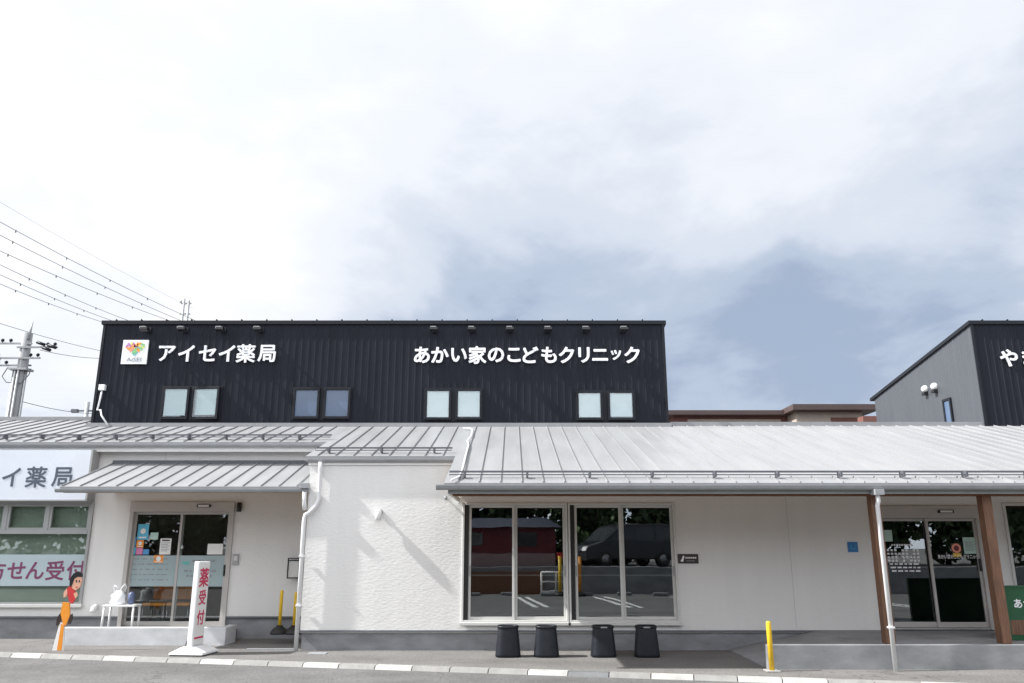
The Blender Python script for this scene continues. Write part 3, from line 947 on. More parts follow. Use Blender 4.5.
D2, o2 = dark_block('upper_building', 'black block with grey side wall at the right edge of the photo', RX, RX + 11, 5.6, 6.30, True)

WR = random.Random(4)
def upper_window(x0, x1, z0, z1, blind, parent, off, proj=.12, skew=0):
    W = bpy.data.objects.new('window', None); COL.objects.link(W); W.parent = parent
    W.location = ((x0 + x1) / 2 + off, 0, (z0 + z1) / 2)
    hx, hz = (x1 - x0) / 2, (z1 - z0) / 2
    mb = MB()
    frame_ring(mb, -hx, hx, -hz, hz, -proj, .02, .055, 'black_trim', .06)
    mb.build('frame', W, bevel=.004)
    mb = MB()
    gap = 0.0
    if blind == 'pane_sky_reflection':  # no blind here, the reflected sky sits in the pane colour
        mb.box(-hx + .055, hx - .055, -proj * .55, -proj * .55 + .02, -hz + .06, hz - .055, blind)
        mb.build('pane', W)
    else:
        mb.box(-hx + .055, hx - .055, -proj * .85, -proj * .85 + .008, -hz + .06, hz - .055, 'clear_glass')
        mb.build('pane', W)
        gap = WR.choice((0.0, .03, .05, .02))
        mb = MB()
        z = -hz + .06 + gap
        while z < hz - .06:
            mb.hexa([(-hx + .06, -.055, z), (hx - .06, -.055, z), (hx - .06, -.045, z), (-hx + .06, -.045, z),
                     (-hx + .06, -.047, z + .030), (hx - .06, -.047, z + .030), (hx - .06, -.037, z + .030), (-hx + .06, -.037, z + .030)], blind)
            z += .031
        mb.build('blind', W)
        mb = MB(); mb.box(-hx + .056, hx - .056, .0, .015, -hz + .061, hz - .056, 'room_dark'); mb.build('backing', W)
    W.rotation_euler.z = skew
    return W
PAIRS = [((161, 188, 190, 219), 386.5, 419, ('blind_teal', 'blind_teal')), ((292.5, 319, 323, 350), 387.5, 418.5, ('pane_sky_reflection', 'pane_sky_reflection')),
         ((424.5, 451, 455.5, 482), 388.5, 419.5, ('blind_white', 'blind_white')), ((576.5, 603, 608, 635), 390.5, 420, ('blind_white', 'blind_white'))]
for (a, b, c, d), yt, yb_, bl in PAIRS:
    for q, (l, r_) in enumerate(((a, b), (c, d))):
        x0, x1, z0, z1 = rect(l, yt, r_, yb_, 3.9)
        upper_window(x0, x1, z0, z1, bl[q], D1, o1, proj=.085, skew=(R(-7) if (a == 161 and q) else 0))
    x0, x1, z0, z1 = rect(a, yt, d, yb_, 3.9)
    mb = MB(); mb.box(x0 + o1 - .03, x1 + o1 + .03, -.022, -.002, z0 - .03, z1 + .03, 'black_trim'); mb.build('window_surround', D1)
# side window + hoods of the right block
ys = lambda px, py: None
def side_pt(px, py, X):
    # intersection of the pixel ray with the plane x = X
    lo, hi = -5.0, 60.0
    for _ in range(60):
        m = (lo + hi) / 2
        if at(px, py, m).x < X: lo = m
        else: hi = m
    return at(px, py, (lo + hi) / 2)
a = side_pt(943.5, 400, RX); b = side_pt(955, 424, RX); 
W = bpy.data.objects.new('window', None); COL.objects.link(W); W.parent = D2
zz1 = side_pt(943.5, 400, RX).z; zz0 = 4.5
mb = MB()
ya, yb_ = sorted((a.y - 4, b.y - 4))
lx = RX + o2
mb.box(lx - .05, lx - .001, ya, ya + .06, zz0, zz1, 'black_trim'); mb.box(lx - .05, lx - .001, yb_ - .06, yb_, zz0, zz1, 'black_trim')
mb.box(lx - .05, lx - .001, ya + .06, yb_ - .06, zz1 - .06, zz1, 'black_trim')
mb.build('frame', W)
mb = MB(); mb.box(lx - .03, lx - .002, ya + .06, yb_ - .06, zz0, zz1 - .06, 'pane_sky_reflection'); mb.build('pane', W)
for k, (px, py, lab) in enumerate(((926.5, 389, 'white vent hood on the grey side wall, left of two'), (936, 386.5, 'white vent hood on the grey side wall, right of two'))):
    c = side_pt(px, py, RX)
    v = thing('vent_hood', lab, 'vent hood', c, group='vent hoods on the grey side wall')
    mb = MB()
    rings = []
    for i in range(7):
        t = i / 6 * math.pi / 2
        r = .095 * math.cos(t) + .002
        xo = -.04 - .10 * math.sin(t)
        rings.append([(xo, r * math.cos(2 * math.pi * j / 16), r * math.sin(2 * math.pi * j / 16)) for j in range(16)])
    rings.insert(0, [(-.0, .095 * math.cos(2 * math.pi * j / 16), .095 * math.sin(2 * math.pi * j / 16)) for j in range(16)])
    mb.rings(rings, 'white_paint')
    mb.build('hood', v)
    mb = MB(); mb.box(-.12, -.01, -.08, .08, -.17, -.09, 'black_plastic'); mb.build('louvre', v, bevel=.01)

# arm lamps along the top of the black wall
def arm_lamp():
    r = thing('sign_lamp', 'tmp', 'lamp', (0, 4, 0), group='sign lamps along the top of the black wall')
    mb = MB(); mb.box(-.07, .07, -.045, 0, -.06, .06, 'black_trim'); mb.build('bracket', r, bevel=.006)
    mb = MB(); mb.tube([(0, -.03, 0), (0, -.15, .02), (0, -.24, .0)], .028, 'black_trim', n=8); mb.build('arm', r)
    mb = MB()
    mb.hexa([(-.10, -.34, -.07), (.10, -.34, -.07), (.10, -.20, -.09), (-.10, -.20, -.09), (-.095, -.34, .0), (.095, -.34, .0), (.095, -.19, .01), (-.095, -.19, .01)], 'black_plastic')
    mb.build('lamp_head', r, bevel=.012)
    mb = MB()
    mb.hexa([(-.085, -.335, .001), (.05, -.335, .001), (.05, -.21, .012), (-.085, -.21, .012), (-.085, -.335, .02), (.05, -.335, .02), (.05, -.21, .025), (-.085, -.21, .025)], 'grey_alu')
    mb.build('lamp_lid', r)
    return r
LP = [(144.5, 'above the square logo panel'), (182, 'above the second letter of the pharmacy sign'), (220, 'above the fourth letter of the pharmacy sign'), (258, 'above the last letters of the pharmacy sign'),
      (434, 'above the first letters of the clinic sign'), (472, 'above the fourth letter of the clinic sign'), (510, 'above the sixth letter of the clinic sign'),
      (548, 'above the eighth letter of the clinic sign'), (586, 'above the tenth letter of the clinic sign'), (624, 'above the last letters of the clinic sign')]
lamp0 = arm_lamp()
for i, (px, lab) in enumerate(LP):
    c = at(px, 327.5, 3.73)
    o = lamp0 if i == 0 else copy_tree(lamp0)
    o.location = (c.x, 3.995, c.z)
    o['label'] = 'small black arm lamp ' + lab

# ------------------------------------------------------------------ signs on the black walls
def letter_sign(name, label, chars, m, Y, bold, size, depth, wscale=None):
    r = thing(name, label, 'sign', (at(chars[0][1], chars[0][2], Y).x, Y, at(chars[0][1], chars[0][2], Y).z))
    for ch, px, py, s in chars:
        c = at(px, py, Y)
        text_obj('letter', ch, m, (c.x - r.location.x, 0, c.z - r.location.z), size * s, bold, depth, parent=r)
    return r
letter_sign('letter_sign', 'white raised pharmacy lettering reading アイセイ薬局 on the black wall', [
    ('ア', 167, 353.5, 1), ('イ', 186.5, 353.5, 1), ('セ', 207.5, 353.5, 1), ('イ', 227, 353.5, 1), ('薬', 246, 353.5, 1.0), ('局', 267, 353.5, .98)],
    'white_letter', 3.95, .022, .48, .03)
s = 'あかい家のこどもクリニック'
xs = [422, 440, 459, 477.5, 496, 514, 530.5, 549, 566.5, 584, 600, 616, 632]
letter_sign('letter_sign', 'white raised clinic lettering reading あかい家のこどもクリニック on the black wall', [(c, x, 355, (.78 if c == 'ッ' else 1)) for c, x in zip(s, xs)],
            'white_letter', 3.945, .030, .455, .03)
letter_sign('letter_sign', 'white raised lettering starting やま at the right photo edge', [('や', 1009, 358, 1.0), ('ま', 1030, 358, 1.0)], 'white_letter', 3.945, .026, .47, .03)
# logo panel: white square, leaf heart, lettering
x0, x1, z0, z1 = rect(122, 340, 147.5, 364, 3.935)
lg = thing('logo_sign', 'square white logo panel with a multicoloured leaf heart on the black wall', 'sign', ((x0 + x1) / 2, 3.935, (z0 + z1) / 2))
hw, hh = (x1 - x0) / 2, (z1 - z0) / 2
mb = MB(); mb.box(-hw, hw, 0, .04, -hh, hh, 'white_letter'); mb.build('panel', lg, bevel=.004)
leafs = []
rnd = random.Random(3)
def heart(t):
    return (.0138 * 16 * math.sin(t) ** 3, .0104 * (13 * math.cos(t) - 5 * math.cos(2 * t) - 2 * math.cos(3 * t) - math.cos(4 * t)))
cols = ['logo_lime', 'logo_salmon', 'paper_orange', 'logo_violet', 'logo_green', 'logo_teal', 'logo_lime', 'logo_green']
mb = MB()
k = 0
for ring, nn in ((1.0, 24), (.62, 16), (.25, 7)):
    for i in range(nn):
        t = 2 * math.pi * (i + .5) / nn
        hx, hz_ = heart(t); hx *= ring * .92; hz_ = hz_ * ring * .9 + .10
        left = hx < 0
        c = rnd.choice(['logo_salmon', 'paper_orange', 'logo_lime', 'logo_violet', 'logo_salmon'] if left else ['logo_green', 'logo_lime', 'logo_teal', 'logo_green', 'paper_orange'])
        if hz_ < 0.02: c = rnd.choice(['logo_teal', 'logo_green'])
        an = rnd.uniform(0, math.pi)
        L_, w_ = .045, .026
        pts = []
        for j in range(10):
            a = 2 * math.pi * j / 10
            u, v = L_ * math.cos(a), w_ * math.sin(a)
            pts.append((hx + u * math.cos(an) - v * math.sin(an), -.004 - .0012 * (k % 4), hz_ + u * math.sin(an) + v * math.cos(an)))
        mb.poly(pts, c); k += 1
mb.build('leaf_heart', lg)
text_obj('lettering', 'AiSEI', 'ink_grey', (0, -.004, -hh * .62), .14, .0, .004, parent=lg, width=hw * 1.15)
# big pale fascia sign over the pharmacy windows
bx1 = at(88.5, 475, 1.55).x
bz0, bz1 = at(512, 499.5, 1.55).z, at(512, 450, 1.55).z
bs = thing('fascia_sign', 'big pale blue pharmacy signboard above the left windows', 'sign', (-11.3, 1.55, (bz0 + bz1) / 2))
mb = MB(); mb.box(-3.2, bx1 + 11.3, 0, .28, bz0 - bs.location.z, bz1 - bs.location.z, 'sign_face'); mb.build('panel', bs)
mb = MB(); mb.box(bx1 + 11.301, bx1 + 11.34, -.012, .285, bz0 - bs.location.z - .01, bz1 - bs.location.z + .01, 'grey_alu')
mb.box(-3.2, bx1 + 11.34, -.012, .285, bz0 - bs.location.z - .03, bz0 - bs.location.z - .001, 'grey_alu'); mb.build('edge_frame', bs)
for ch, px in (('ア', -68), ('イ', -42), ('セ', -16), ('イ', 12), ('薬', 37), ('局', 63)):
    c = at(px - 1, 477, 1.54)
    text_obj('letter', ch, 'sign_slate', (c.x + 11.3, -.0015, c.z - bs.location.z), .45, .018, .002, parent=bs)

# conduit box on the black wall, cable on the roof
c = at(103.5, 388, 3.97)
cb = thing('junction_box', 'small white junction box with curved conduit on the black wall', 'junction box', c)
mb = MB(); mb.box(-.075, .075, -.10, .0, -.07, .07, 'white_pvc'); mb.build('box', cb, bevel=.01)
mb = MB()
e1 = at(100, 410, 3.9) - c; e2 = at(106, 420, 3.8) - c
mb.tube([(0, -.05, -.06), (-.02, -.05, -.3), (-.05, -.06, -.55), (e1.x + .02, -.08, e1.z), (e1.x + .08, -.12, e1.z - .14), (e2.x + .06, -.2, roof_z(3.8) - c.z + .06)], .022, 'white_pvc'); mb.build('conduit', cb)
mb = MB()
pts = []
for px, py, y in ((463, 428.5, 3.75), (469, 428.5, 3.7), (472.5, 430, 3.6), (471.5, 436, 3.1), (467.5, 441, 2.6), (468.5, 446, 2.1), (466, 455, 1.1), (463, 468, -.2), (459.5, 477, -1.1), (451, 481, -1.5)):
    # follow the roof plane along the same pixel column
    lo, hi = -3.0, 4.0
    for _ in range(40):
        m_ = (lo + hi) / 2
        if at(px, py, m_).z > roof_z(m_) + .04: lo = m_
        else: hi = m_
    q = at(px, py, (lo + hi) / 2); pts.append((q.x, q.y, roof_z(q.y) + .05))
mb.tube(pts, .016, 'white_pvc')
tag(mb.build('roof_cable'), 'white cable running down the roof edge beside the main eave', 'cable')

# ------------------------------------------------------------------ wall fittings
c = at(380, 512, -.0)
wl = thing('wall_light', 'small white spot light on the sunlit middle wall', 'light', (c.x, 0, c.z))
mb = MB(); mb.lathe([(.055, 0), (.055, .03)], 'grey_alu', n=16); mb.v = [(v[0], -v[2], v[1]) for v in mb.v]; mb.build('mount', wl)
mb = MB(); mb.tube([(0, -.03, 0), (0, -.06, .0), (-.0, -.10, -.01)], .03, 'grey_alu'); mb.build('arm', wl)
mb = MB(); mb.lathe([(.03, .06), (.055, .04), (.06, -.02), (.058, -.13), (.045, -.135)], 'white_paint', c=(-.01, -.115, -.02), n=16); mb.build('lamp_head', wl)
c = at(236, 559.5, LY)
it = thing('intercom', 'small grey intercom plate right of the pharmacy doors', 'intercom', (c.x, LY, c.z))
mb = MB(); mb.box(-.06, .06, -.035, 0, -.11, .11, 'grey_alu'); mb.build('plate', it, bevel=.006)
mb = MB(); mb.box(-.035, .035, -.039, -.034, -.02, .07, 'window_alu'); mb.build('panel', it)
c = at(240.5, 507, LY)
mb = MB(); mb.lathe([(.045, -.10), (.05, -.09), (.05, .08), (.04, .09)], 'black_plastic', c=(0, -.08, 0), n=14); mb.box(-.03, .03, -.05, 0, -.05, .05, 'black_plastic')
o = mb.build('wall_light', loc=(c.x, LY, c.z)); tag(o, 'black cylindrical wall light above the intercom', 'light')
# letter box on the side return
mbx = thing('mailbox', 'black framed mailbox behind the downspout at the recessed wall', 'mailbox', (gx(303, 1.3, LY), LY - .16, at(512, 568, LY - .16).z))
mb = MB(); mb.box(-.24, -.002, -.10, .14, -.19, .14, 'window_alu'); mb.build('body', mbx, bevel=.008)
mb = MB()
frame_ring(mb, -.25, -.002, -.20, .20, -.115, -.101, .022, 'black_plastic'); mb.box(-.25, -.003, -.115, .15, .141, .16, 'black_plastic'); mb.build('lid_frame', mbx)
# vent elbow low on the left wall
c = at(96.5, 608.5, LY)
vc = thing('drain_elbow', 'round white vent pipe low on the wall under the pharmacy window', 'vent pipe', (c.x, LY, c.z))
mb = MB(); mb.tube([(0, .02, .03), (0, -.06, .03), (.0, -.11, .015), (0, -.13, -.03), (0, -.13, -.06)], [.05, .053, .056, .056, .052], 'white_paint', n=14); mb.build('pipe', vc)
mb = MB(); mb.tube([(0, -.13, -.058), (0, -.13, -.064)], (.04), 'black_plastic', n=14); mb.build('opening', vc)
# small vent under main eave corner
c = at(445.5, 497, -.0)
mb = MB(); mb.tube([(0, .02, 0), (0, -.06, 0), (.02, -.11, -.04)], .022, 'ink_grey', n=8); o = mb.build('wall_hook', loc=(c.x, 0, c.z)); tag(o, 'tiny dark hook on the white wall at the main eave corner', 'hook')
# brown nameplate and blue badge
x0, x1, z0, z1 = rect(678, 554, 698.5, 563.5, -.02)
npz = thing('nameplate', 'small dark brown nameplate beside the right sliding window', 'sign', ((x0 + x1) / 2, -.02, (z0 + z1) / 2))
hw, hh = (x1 - x0) / 2, (z1 - z0) / 2
mb = MB(); mb.box(-hw, hw, 0, .018, -hh, hh, 'sign_brown'); mb.build('plate', npz, bevel=.003)
mb = MB()
mb.poly([(-.135, -.003, -.05), (-.09, -.003, -.05), (-.085, -.003, -.01), (-.07, -.003, .03), (-.075, -.003, .055), (-.10, -.003, .045), (-.115, -.003, .0), (-.14, -.003, -.03)], 'white_letter')
for k in range(6): mb.box(-.05 + k * .034, -.025 + k * .034, -.003, -.001, .004, .03, 'white_letter')
for k in range(5): mb.box(-.03 + k * .03, -.01 + k * .03, -.003, -.001, -.045, -.028, 'ink_grey')
mb.build('marks', npz)
x0, x1, z0, z1 = rect(848, 542, 858, 552, -.02)
bp = thing('blue_badge', 'small square blue plate on the white wall left of the first pillar', 'sign', ((x0 + x1) / 2, -.02, (z0 + z1) / 2))
hw = (x1 - x0) / 2
mb = MB(); mb.box(-hw, hw, 0, .018, -hw, hw, 'sign_blue'); mb.build('plate', bp, bevel=.003)
mb = MB(); mb.tube([(-.035, -.004, .05), (-.035, -.004, -.03), (.035, -.004, -.03), (.035, -.004, .05)], .007, 'paper_cyan', n=6); mb.build('mark', bp)

# ------------------------------------------------------------------ papers on the doors
def paper(name, label, z, m, Y, extra=None, origin=(110, 495), sc=4.877):
    x0, x1, z0, z1 = rect(origin[0] + z[0] / sc, origin[1] + z[1] / sc, origin[0] + z[2] / sc, origin[1] + z[3] / sc, Y)
    mb = MB()
    hw, hh = (x1 - x0) / 2, (z1 - z0) / 2
    mb.box(-hw, hw, 0, .003, -hh, hh, m)
    if extra: extra(mb, hw, hh)
    o = mb.build(name, loc=((x0 + x1) / 2, Y, (z0 + z1) / 2))
    return tag(o, label, 'notice')
def ex_dot(m): 
    def f(mb, hw, hh):
        mb.poly([(hw * .5 * math.cos(a * .5236), -.002, hh * .1 + hw * .5 * math.sin(a * .5236)) for a in range(12)], m)
        mb.box(-hw * .7, hw * .7, -.002, -.001, -hh * .8, -hh * .62, m)
    return f
def ex_lines(m, n=5, top=True):
    def f(mb, hw, hh):
        if top: mb.box(-hw * .7, hw * .7, -.002, -.001, hh * .68, hh * .86, 'sign_brown')
        for k in range(n):
            z = hh * (.45 - 1.2 * k / n)
            mb.box(-hw * .75, hw * (.75 - .3 * (k % 2)), -.002, -.001, z - hh * .03, z + hh * .03, m)
    return f
YL = LY + .055
YR = LY + .008
paper('poster', 'blue poster with pale round centre on the left pharmacy door', (135, 142, 188, 218), 'paper_cyan', YL, ex_dot('paper_white'))
paper('paper_notice', 'pale green square paper right of the blue poster', (197, 183, 235, 217), 'paper_green', YL)
paper('paper_notice', 'dull blue paper below left of the blue poster', (93, 205, 127, 250), 'paper_blue', YL)
paper('paper_notice', 'orange paper below the blue poster', (129, 220, 164, 256), 'paper_orange', YL, ex_dot('paper_white'))
paper('paper_notice', 'cyan paper at the left end of the lowest paper row', (88, 254, 125, 290), 'paper_cyan', YL)
paper('paper_notice', 'pink paper between two blue papers on the door', (127, 258, 159, 290), 'paper_pink', YL)
paper('paper_notice', 'blue paper right of the pink paper on the door', (161, 265, 190, 290), 'paper_blue', YL)
paper('paper_notice', 'white printed notice with dark heading on the left pharmacy door', (243, 212, 297, 290), 'paper_white', YL, ex_lines('ink_grey', 6))
paper('paper_notice', 'orange and white notice over the frosted band', (213, 294, 260, 330), 'paper_orange', YL, ex_dot('paper_white'))
paper('paper_notice', 'blank white sheet on the right pharmacy door', (475, 238, 550, 290), 'paper_white', YR)
paper('paper_notice', 'yellow green sticker in the top corner of the pharmacy door', (100, 92, 130, 122), 'logo_lime', YL)
mb = MB()
rr = random.Random(5)
for k in range(5):
    zpy = 555.5 + 4 + k * 5.2
    c0 = at(124, 495 + (0) + zpy - 495, YL)
    x = gx(126, c0.z, YL)
    xe = gx(168, c0.z, YL)
    while x < xe:
        l = rr.uniform(.03, .14)
        mb.box(x, min(x + l, xe), YL - .001, YL + .001, c0.z, c0.z + .022, 'ink_grey'); x += l + rr.uniform(.02, .06)
for k, (za, xa, xb) in enumerate(((562, 192, 214), (572, 184, 214), (577, 186, 212))):
    c0 = at(190, za, YR); x = gx(xa, c0.z, YR); xe = gx(xb, c0.z, YR)
    while x < xe:
        l = rr.uniform(.04, .09)
        mb.box(x, x + l, YR - .001, YR + .001, c0.z, c0.z + .04, 'ink_grey'); x += l + .03
c0 = at(186, 563, YR)
mb.poly([(c0.x + heart(t * .26)[0] * .38, YR - .001, c0.z + heart(t * .26)[1] * .3) for t in range(24)], 'logo_teal')
mb.build('film_print', left_door)
# right entrance: opening hours lettering, sticker, sheet
OR = (870, 500)
mb = MB()
YD = .058
def bar(zx0, zx1, zy, h, Y, m='white_letter'):
    p0 = at(OR[0] + zx0 / 4.877, OR[1] + zy / 4.877, Y); p1 = at(OR[0] + zx1 / 4.877, OR[1] + zy / 4.877, Y)
    mb.box(p0.x, p1.x, Y - .001, Y + .001, p0.z - h / 2, p0.z + h / 2, m)
for k in range(9): bar(104 + k * 12, 112 + k * 12, 219, .03, YD)
for r_ in range(4):
    for k in range(9):
        if rr.random() < .86: bar(82 + k * 18 + r_ * 2, 93 + k * 18 + r_ * 2, 245 + r_ * 17, .034, YD)
for r_ in range(3):
    x = 95 + r_ * 6
    while x < 240 - r_ * 4:
        l = rr.uniform(10, 26); bar(x, x + l, 312 + r_ * 17, .026, YD); x += l + 8
mb.build('opening_hours', right_door)
c = at(870 + 430 / 4.877, 500 + 276 / 4.877, .012)
text_obj('door_lettering', 'あかい家のこどもクリニック', 'white_letter', (c.x, .011, c.z), .085, .012, .003, parent=right_door, width=.74)
paper('paper_notice', 'pale green paper at the left edge of the right entrance door', (66, 146, 108, 202), 'paper_green', YD, origin=OR)
paper('paper_notice', 'grey printed sheet on the right leaf of the clinic doors', (456, 182, 520, 262), 'paper_green', .012, ex_lines('ink_grey', 8, False), origin=OR)
def stk(mb, hw, hh):
    ring = [(math.cos(a * .3142), math.sin(a * .3142)) for a in range(20)]
    mb.poly([(hw * .95 * c_, -.002, hh * .3 + hw * .95 * s_) for c_, s_ in ring], 'logo_salmon')
    mb.poly([(hw * .55 * c_, -.003, hh * .3 + hw * .55 * s_) for c_, s_ in ring], 'maroon')
    mb.box(-hw * .8, hw * .8, -.002, -.001, -hh * .98, -hh * .45, 'yellow_paint')
paper('door_sticker', 'round red and orange sticker with yellow tab on the clinic door', (398, 212, 446, 278), 'sign_brown', .012, stk, origin=OR)

# ------------------------------------------------------------------ furniture behind the pharmacy glass, bench, bag
c = at(122.5, 604.5, 1.30)
bn = thing('bench', 'white tube-legged bench with a bag in front of the pharmacy doors', 'bench', (c.x, 1.30, .19))
hz_ = c.z - .19
mb = MB(); mb.box(-.31, .31, -.16, .16, hz_ - .035, hz_, 'white_paint'); mb.build('seat', bn, bevel=.008)
for sx in (-1, 1):
    for sy in (-1, 1):
        mb = MB(); mb.tube([(sx * .28, sy * .13, hz_ - .03), (sx * .295, sy * .14, 0)], .022, 'white_paint'); mb.build('leg', bn)
mb = MB()
rings = []
for i, (sx, sy, z) in enumerate(((.12, .08, 0), (.15, .10, .04), (.13, .09, .11), (.145, .075, .17), (.085, .04, .23), (.05, .025, .26))):
    rings.append([(sx * math.cos(2 * math.pi * j / 14) * (1 + .13 * math.sin(2.3 * j + 1.7 * i)), sy * math.sin(2 * math.pi * j / 14) * (1 + .08 * math.cos(2 * j + i)), z) for j in range(14)])
bg_ = thing('plastic_bag', 'white plastic bag with tied handles standing on the white bench', 'bag', (c.x - .08, 1.28, c.z))
mb.rings(rings, 'bag_white'); mb.build('bag_body', bg_)
for sx in (-1, 1):
    mb = MB(); mb.tube([(sx * .02, 0, .25), (sx * .045, 0, .32), (sx * .10, -.01, .37 + .015 * sx), (sx * .125, .01, .33), (sx * .10, .02, .24)], .013, 'bag_white'); mb.build('handle', bg_)
mb = MB(); mb.lathe([(.02, 0), (.06, .02), (.065, .2), (.02, .24)], 'bag_blue', n=10); o = mb.build('bottle', loc=(c.x + .16, 1.3, c.z)); tag(o, 'dark blue bundle beside the white bag on the bench', 'bottle')
for k, (px, lab) in enumerate(((158, 'orange waiting chair behind the glass, left of two'), (182, 'orange waiting chair behind the glass, right of two'))):
    c = at(px, 606, LY + .5)
    ch = thing('waiting_chair', lab, 'chair', (c.x, LY + .5, .20), group='waiting chairs behind the pharmacy glass')
    mb = MB(); mb.box(-.24, .24, -.24, .24, .40, .46, 'orange_paint'); mb.build('seat', ch, bevel=.03)
    mb = MB(); mb.box(-.22, .22, .20, .25, .50, .86, 'orange_paint'); mb.build('backrest', ch, bevel=.03)
    for sx in (-1, 1):
        for sy in (-1, 1):
            mb = MB(); mb.tube([(sx * .21, sy * .21, .41), (sx * .22, sy * .23, 0)], .014, 'chrome'); mb.build('leg', ch)

# ------------------------------------------------------------------ standing prescription sign
c = Vector((gx(194, 0, -.50), -.50, 0))
ss = thing('standing_sign', 'white standing sign reading 薬受付 on a white base', 'sign', c, rz=R(83))
mb = MB()
b0, b1 = .30, .28
mb.hexa([(-b0, -b0, .045), (b0, -b0, .045), (b0, b0, .045), (-b0, b0, .045), (-.22, -.11, .14), (.22, -.11, .14), (.22, .11, .14), (-.22, .11, .14)], 'white_pvc')
mb.hexa([(-b0, -b0, .015), (b0, -b0, .015), (b0, b0, .015), (-b0, b0, .015), (-b0, -b0, .044), (b0, -b0, .044), (b0, b0, .044), (-b0, b0, .044)], 'white_pvc')
mb.build('base', ss, bevel=.012)
mb = MB()
for sx in (-1, 1):
    for sy in (-1, 1): mb.box(sx * .24 - .04, sx * .24 + .04, sy * .24 - .04, sy * .24 + .04, 0, .014, 'black_rubber')
mb.build('feet', ss)
mb = MB(); mb.box(-.19, .19, -.05, .05, .141, 1.53, 'white_pvc'); mb.build('panel', ss, bevel=.015)
mb = MB(); mb.box(-.178, .178, -.054, -.051, .17, 1.51, 'paper_white'); mb.build('face', ss)
for ch, z, sz in (('薬', 1.26, .34), ('受', .93, .26), ('付', .60, .26)):
    text_obj('letter', ch, 'sign_red', (0, -.057, z), sz, .014, .003, parent=ss)
mb = MB(); mb.box(-.15, .15, -.058, -.0545, .255, .285, 'sign_red'); mb.build('underline', ss)
mb = MB(); mb.tube([(.18, .06, .50), (.16, .2, .30), (.14, .25, .07)], .012, 'black_plastic'); mb.build('stay', ss)

# ------------------------------------------------------------------ running child cut-out
k = 1 / 6.83 / 56.5
def cut(pts): return [((x - 112) * k - .155 * (605 - y) * k, (605 - y) * k) for x, y in pts]
kid = thing('child_sign', 'painted cut-out of a running child in red shirt and orange trousers', 'sign', at(58, 649.5, .0) * 1)
kid.location.z = 0; kid.location.y = 0.0
def cutpart(name, polys, y0, y1, m):
    mb = MB()
    for q in polys: mb.prism(cut(q), y0, y1, m)
    return mb.build(name, kid)
cutpart('stand', [[(70, 612), (150, 612), (158, 430), (128, 420)]], .0, .025, 'white_paint')
cutpart('stripe', [[(106, 604), (138, 604), (158, 440), (138, 432)]], -.006, -.001, 'orange_paint')
cutpart('trousers', [[(150, 290), (196, 296), (198, 380), (166, 446), (148, 432), (134, 360)]], -.004, .026, 'orange_paint')
cutpart('shoe', [[(102, 446), (108, 395), (132, 362), (141, 395), (124, 440)]], -.003, .024, 'sign_brown')
cutpart('shoe', [[(184, 434), (196, 380), (214, 366), (214, 400), (200, 432)]], -.003, .024, 'sign_brown')
cutpart('shirt', [[(182, 200), (200, 182), (222, 190), (238, 225), (236, 272), (216, 302), (198, 292), (186, 250)]], -.008, .027, 'red_paint')
cutpart('arm', [[(156, 262), (158, 225), (180, 200), (190, 215), (176, 250)]], -.004, .025, 'skin_paint')
cutpart('arm', [[(228, 235), (250, 220), (256, 245), (240, 268)]], -.010, .0, 'skin_paint')
hd = cutpart('head', [[(214, 165), (228, 128), (262, 112), (286, 122), (284, 160), (268, 196), (240, 212), (218, 198)]], -.010, .026, 'skin_paint')
cutpart('hair', [[(200, 186), (204, 138), (230, 100), (262, 86), (286, 96), (288, 124), (258, 122), (236, 136), (224, 166), (214, 186)]], -.014, .028, 'black_plastic')
mb = MB()
for ex in (250, 270): mb.prism(cut([(ex - 4, 160), (ex - 4, 143), (ex + 4, 143), (ex + 4, 160)]), -.013, -.0105, 'black_plastic')
mb.prism(cut([(238, 190), (258, 186), (252, 196)]), -.013, -.0105, 'red_paint')
mb.build('face_marks', kid)

# ------------------------------------------------------------------ yellow posts
def post(name, label, base, top, Y, r, basekind):
    b = at(base[0], base[1], Y)
    h = at(top[0], top[1], Y).z
    p_ = thing(name, label, 'post', (b.x, Y, max(0, b.z)), group=None)
    h -= max(0, b.z)
    mb = MB(); mb.lathe([(r, .01), (r, h - .03), (r * .85, h - .008), (r * .4, h)], 'yellow_paint', n=14); mb.build('pole', p_)
    mb = MB()
    if basekind == 'rubber': mb.lathe([(.17, 0), (.17, .03), (.13, .09), (.07, .13), (.055, .16)], 'black_rubber', n=16)
    else: mb.box(-.10, .10, -.10, .10, 0, .012, 'kerb_white')
    mb.build('base', p_)
    return p_
post('yellow_post', 'yellow post on black rubber base in front of the recessed wall', (279, 634, ), (283, 590), 1.1, .032, 'rubber')
post('yellow_post', 'yellow post on black base half hidden behind the left downspout', (293.5, 634), (296, 592), 1.1, .032, 'rubber')
yp = post('yellow_post', 'slim yellow post on a small white plate left of the concrete ramp', (772, 671), (769.5, 621), -2.42, .038, 'plate')

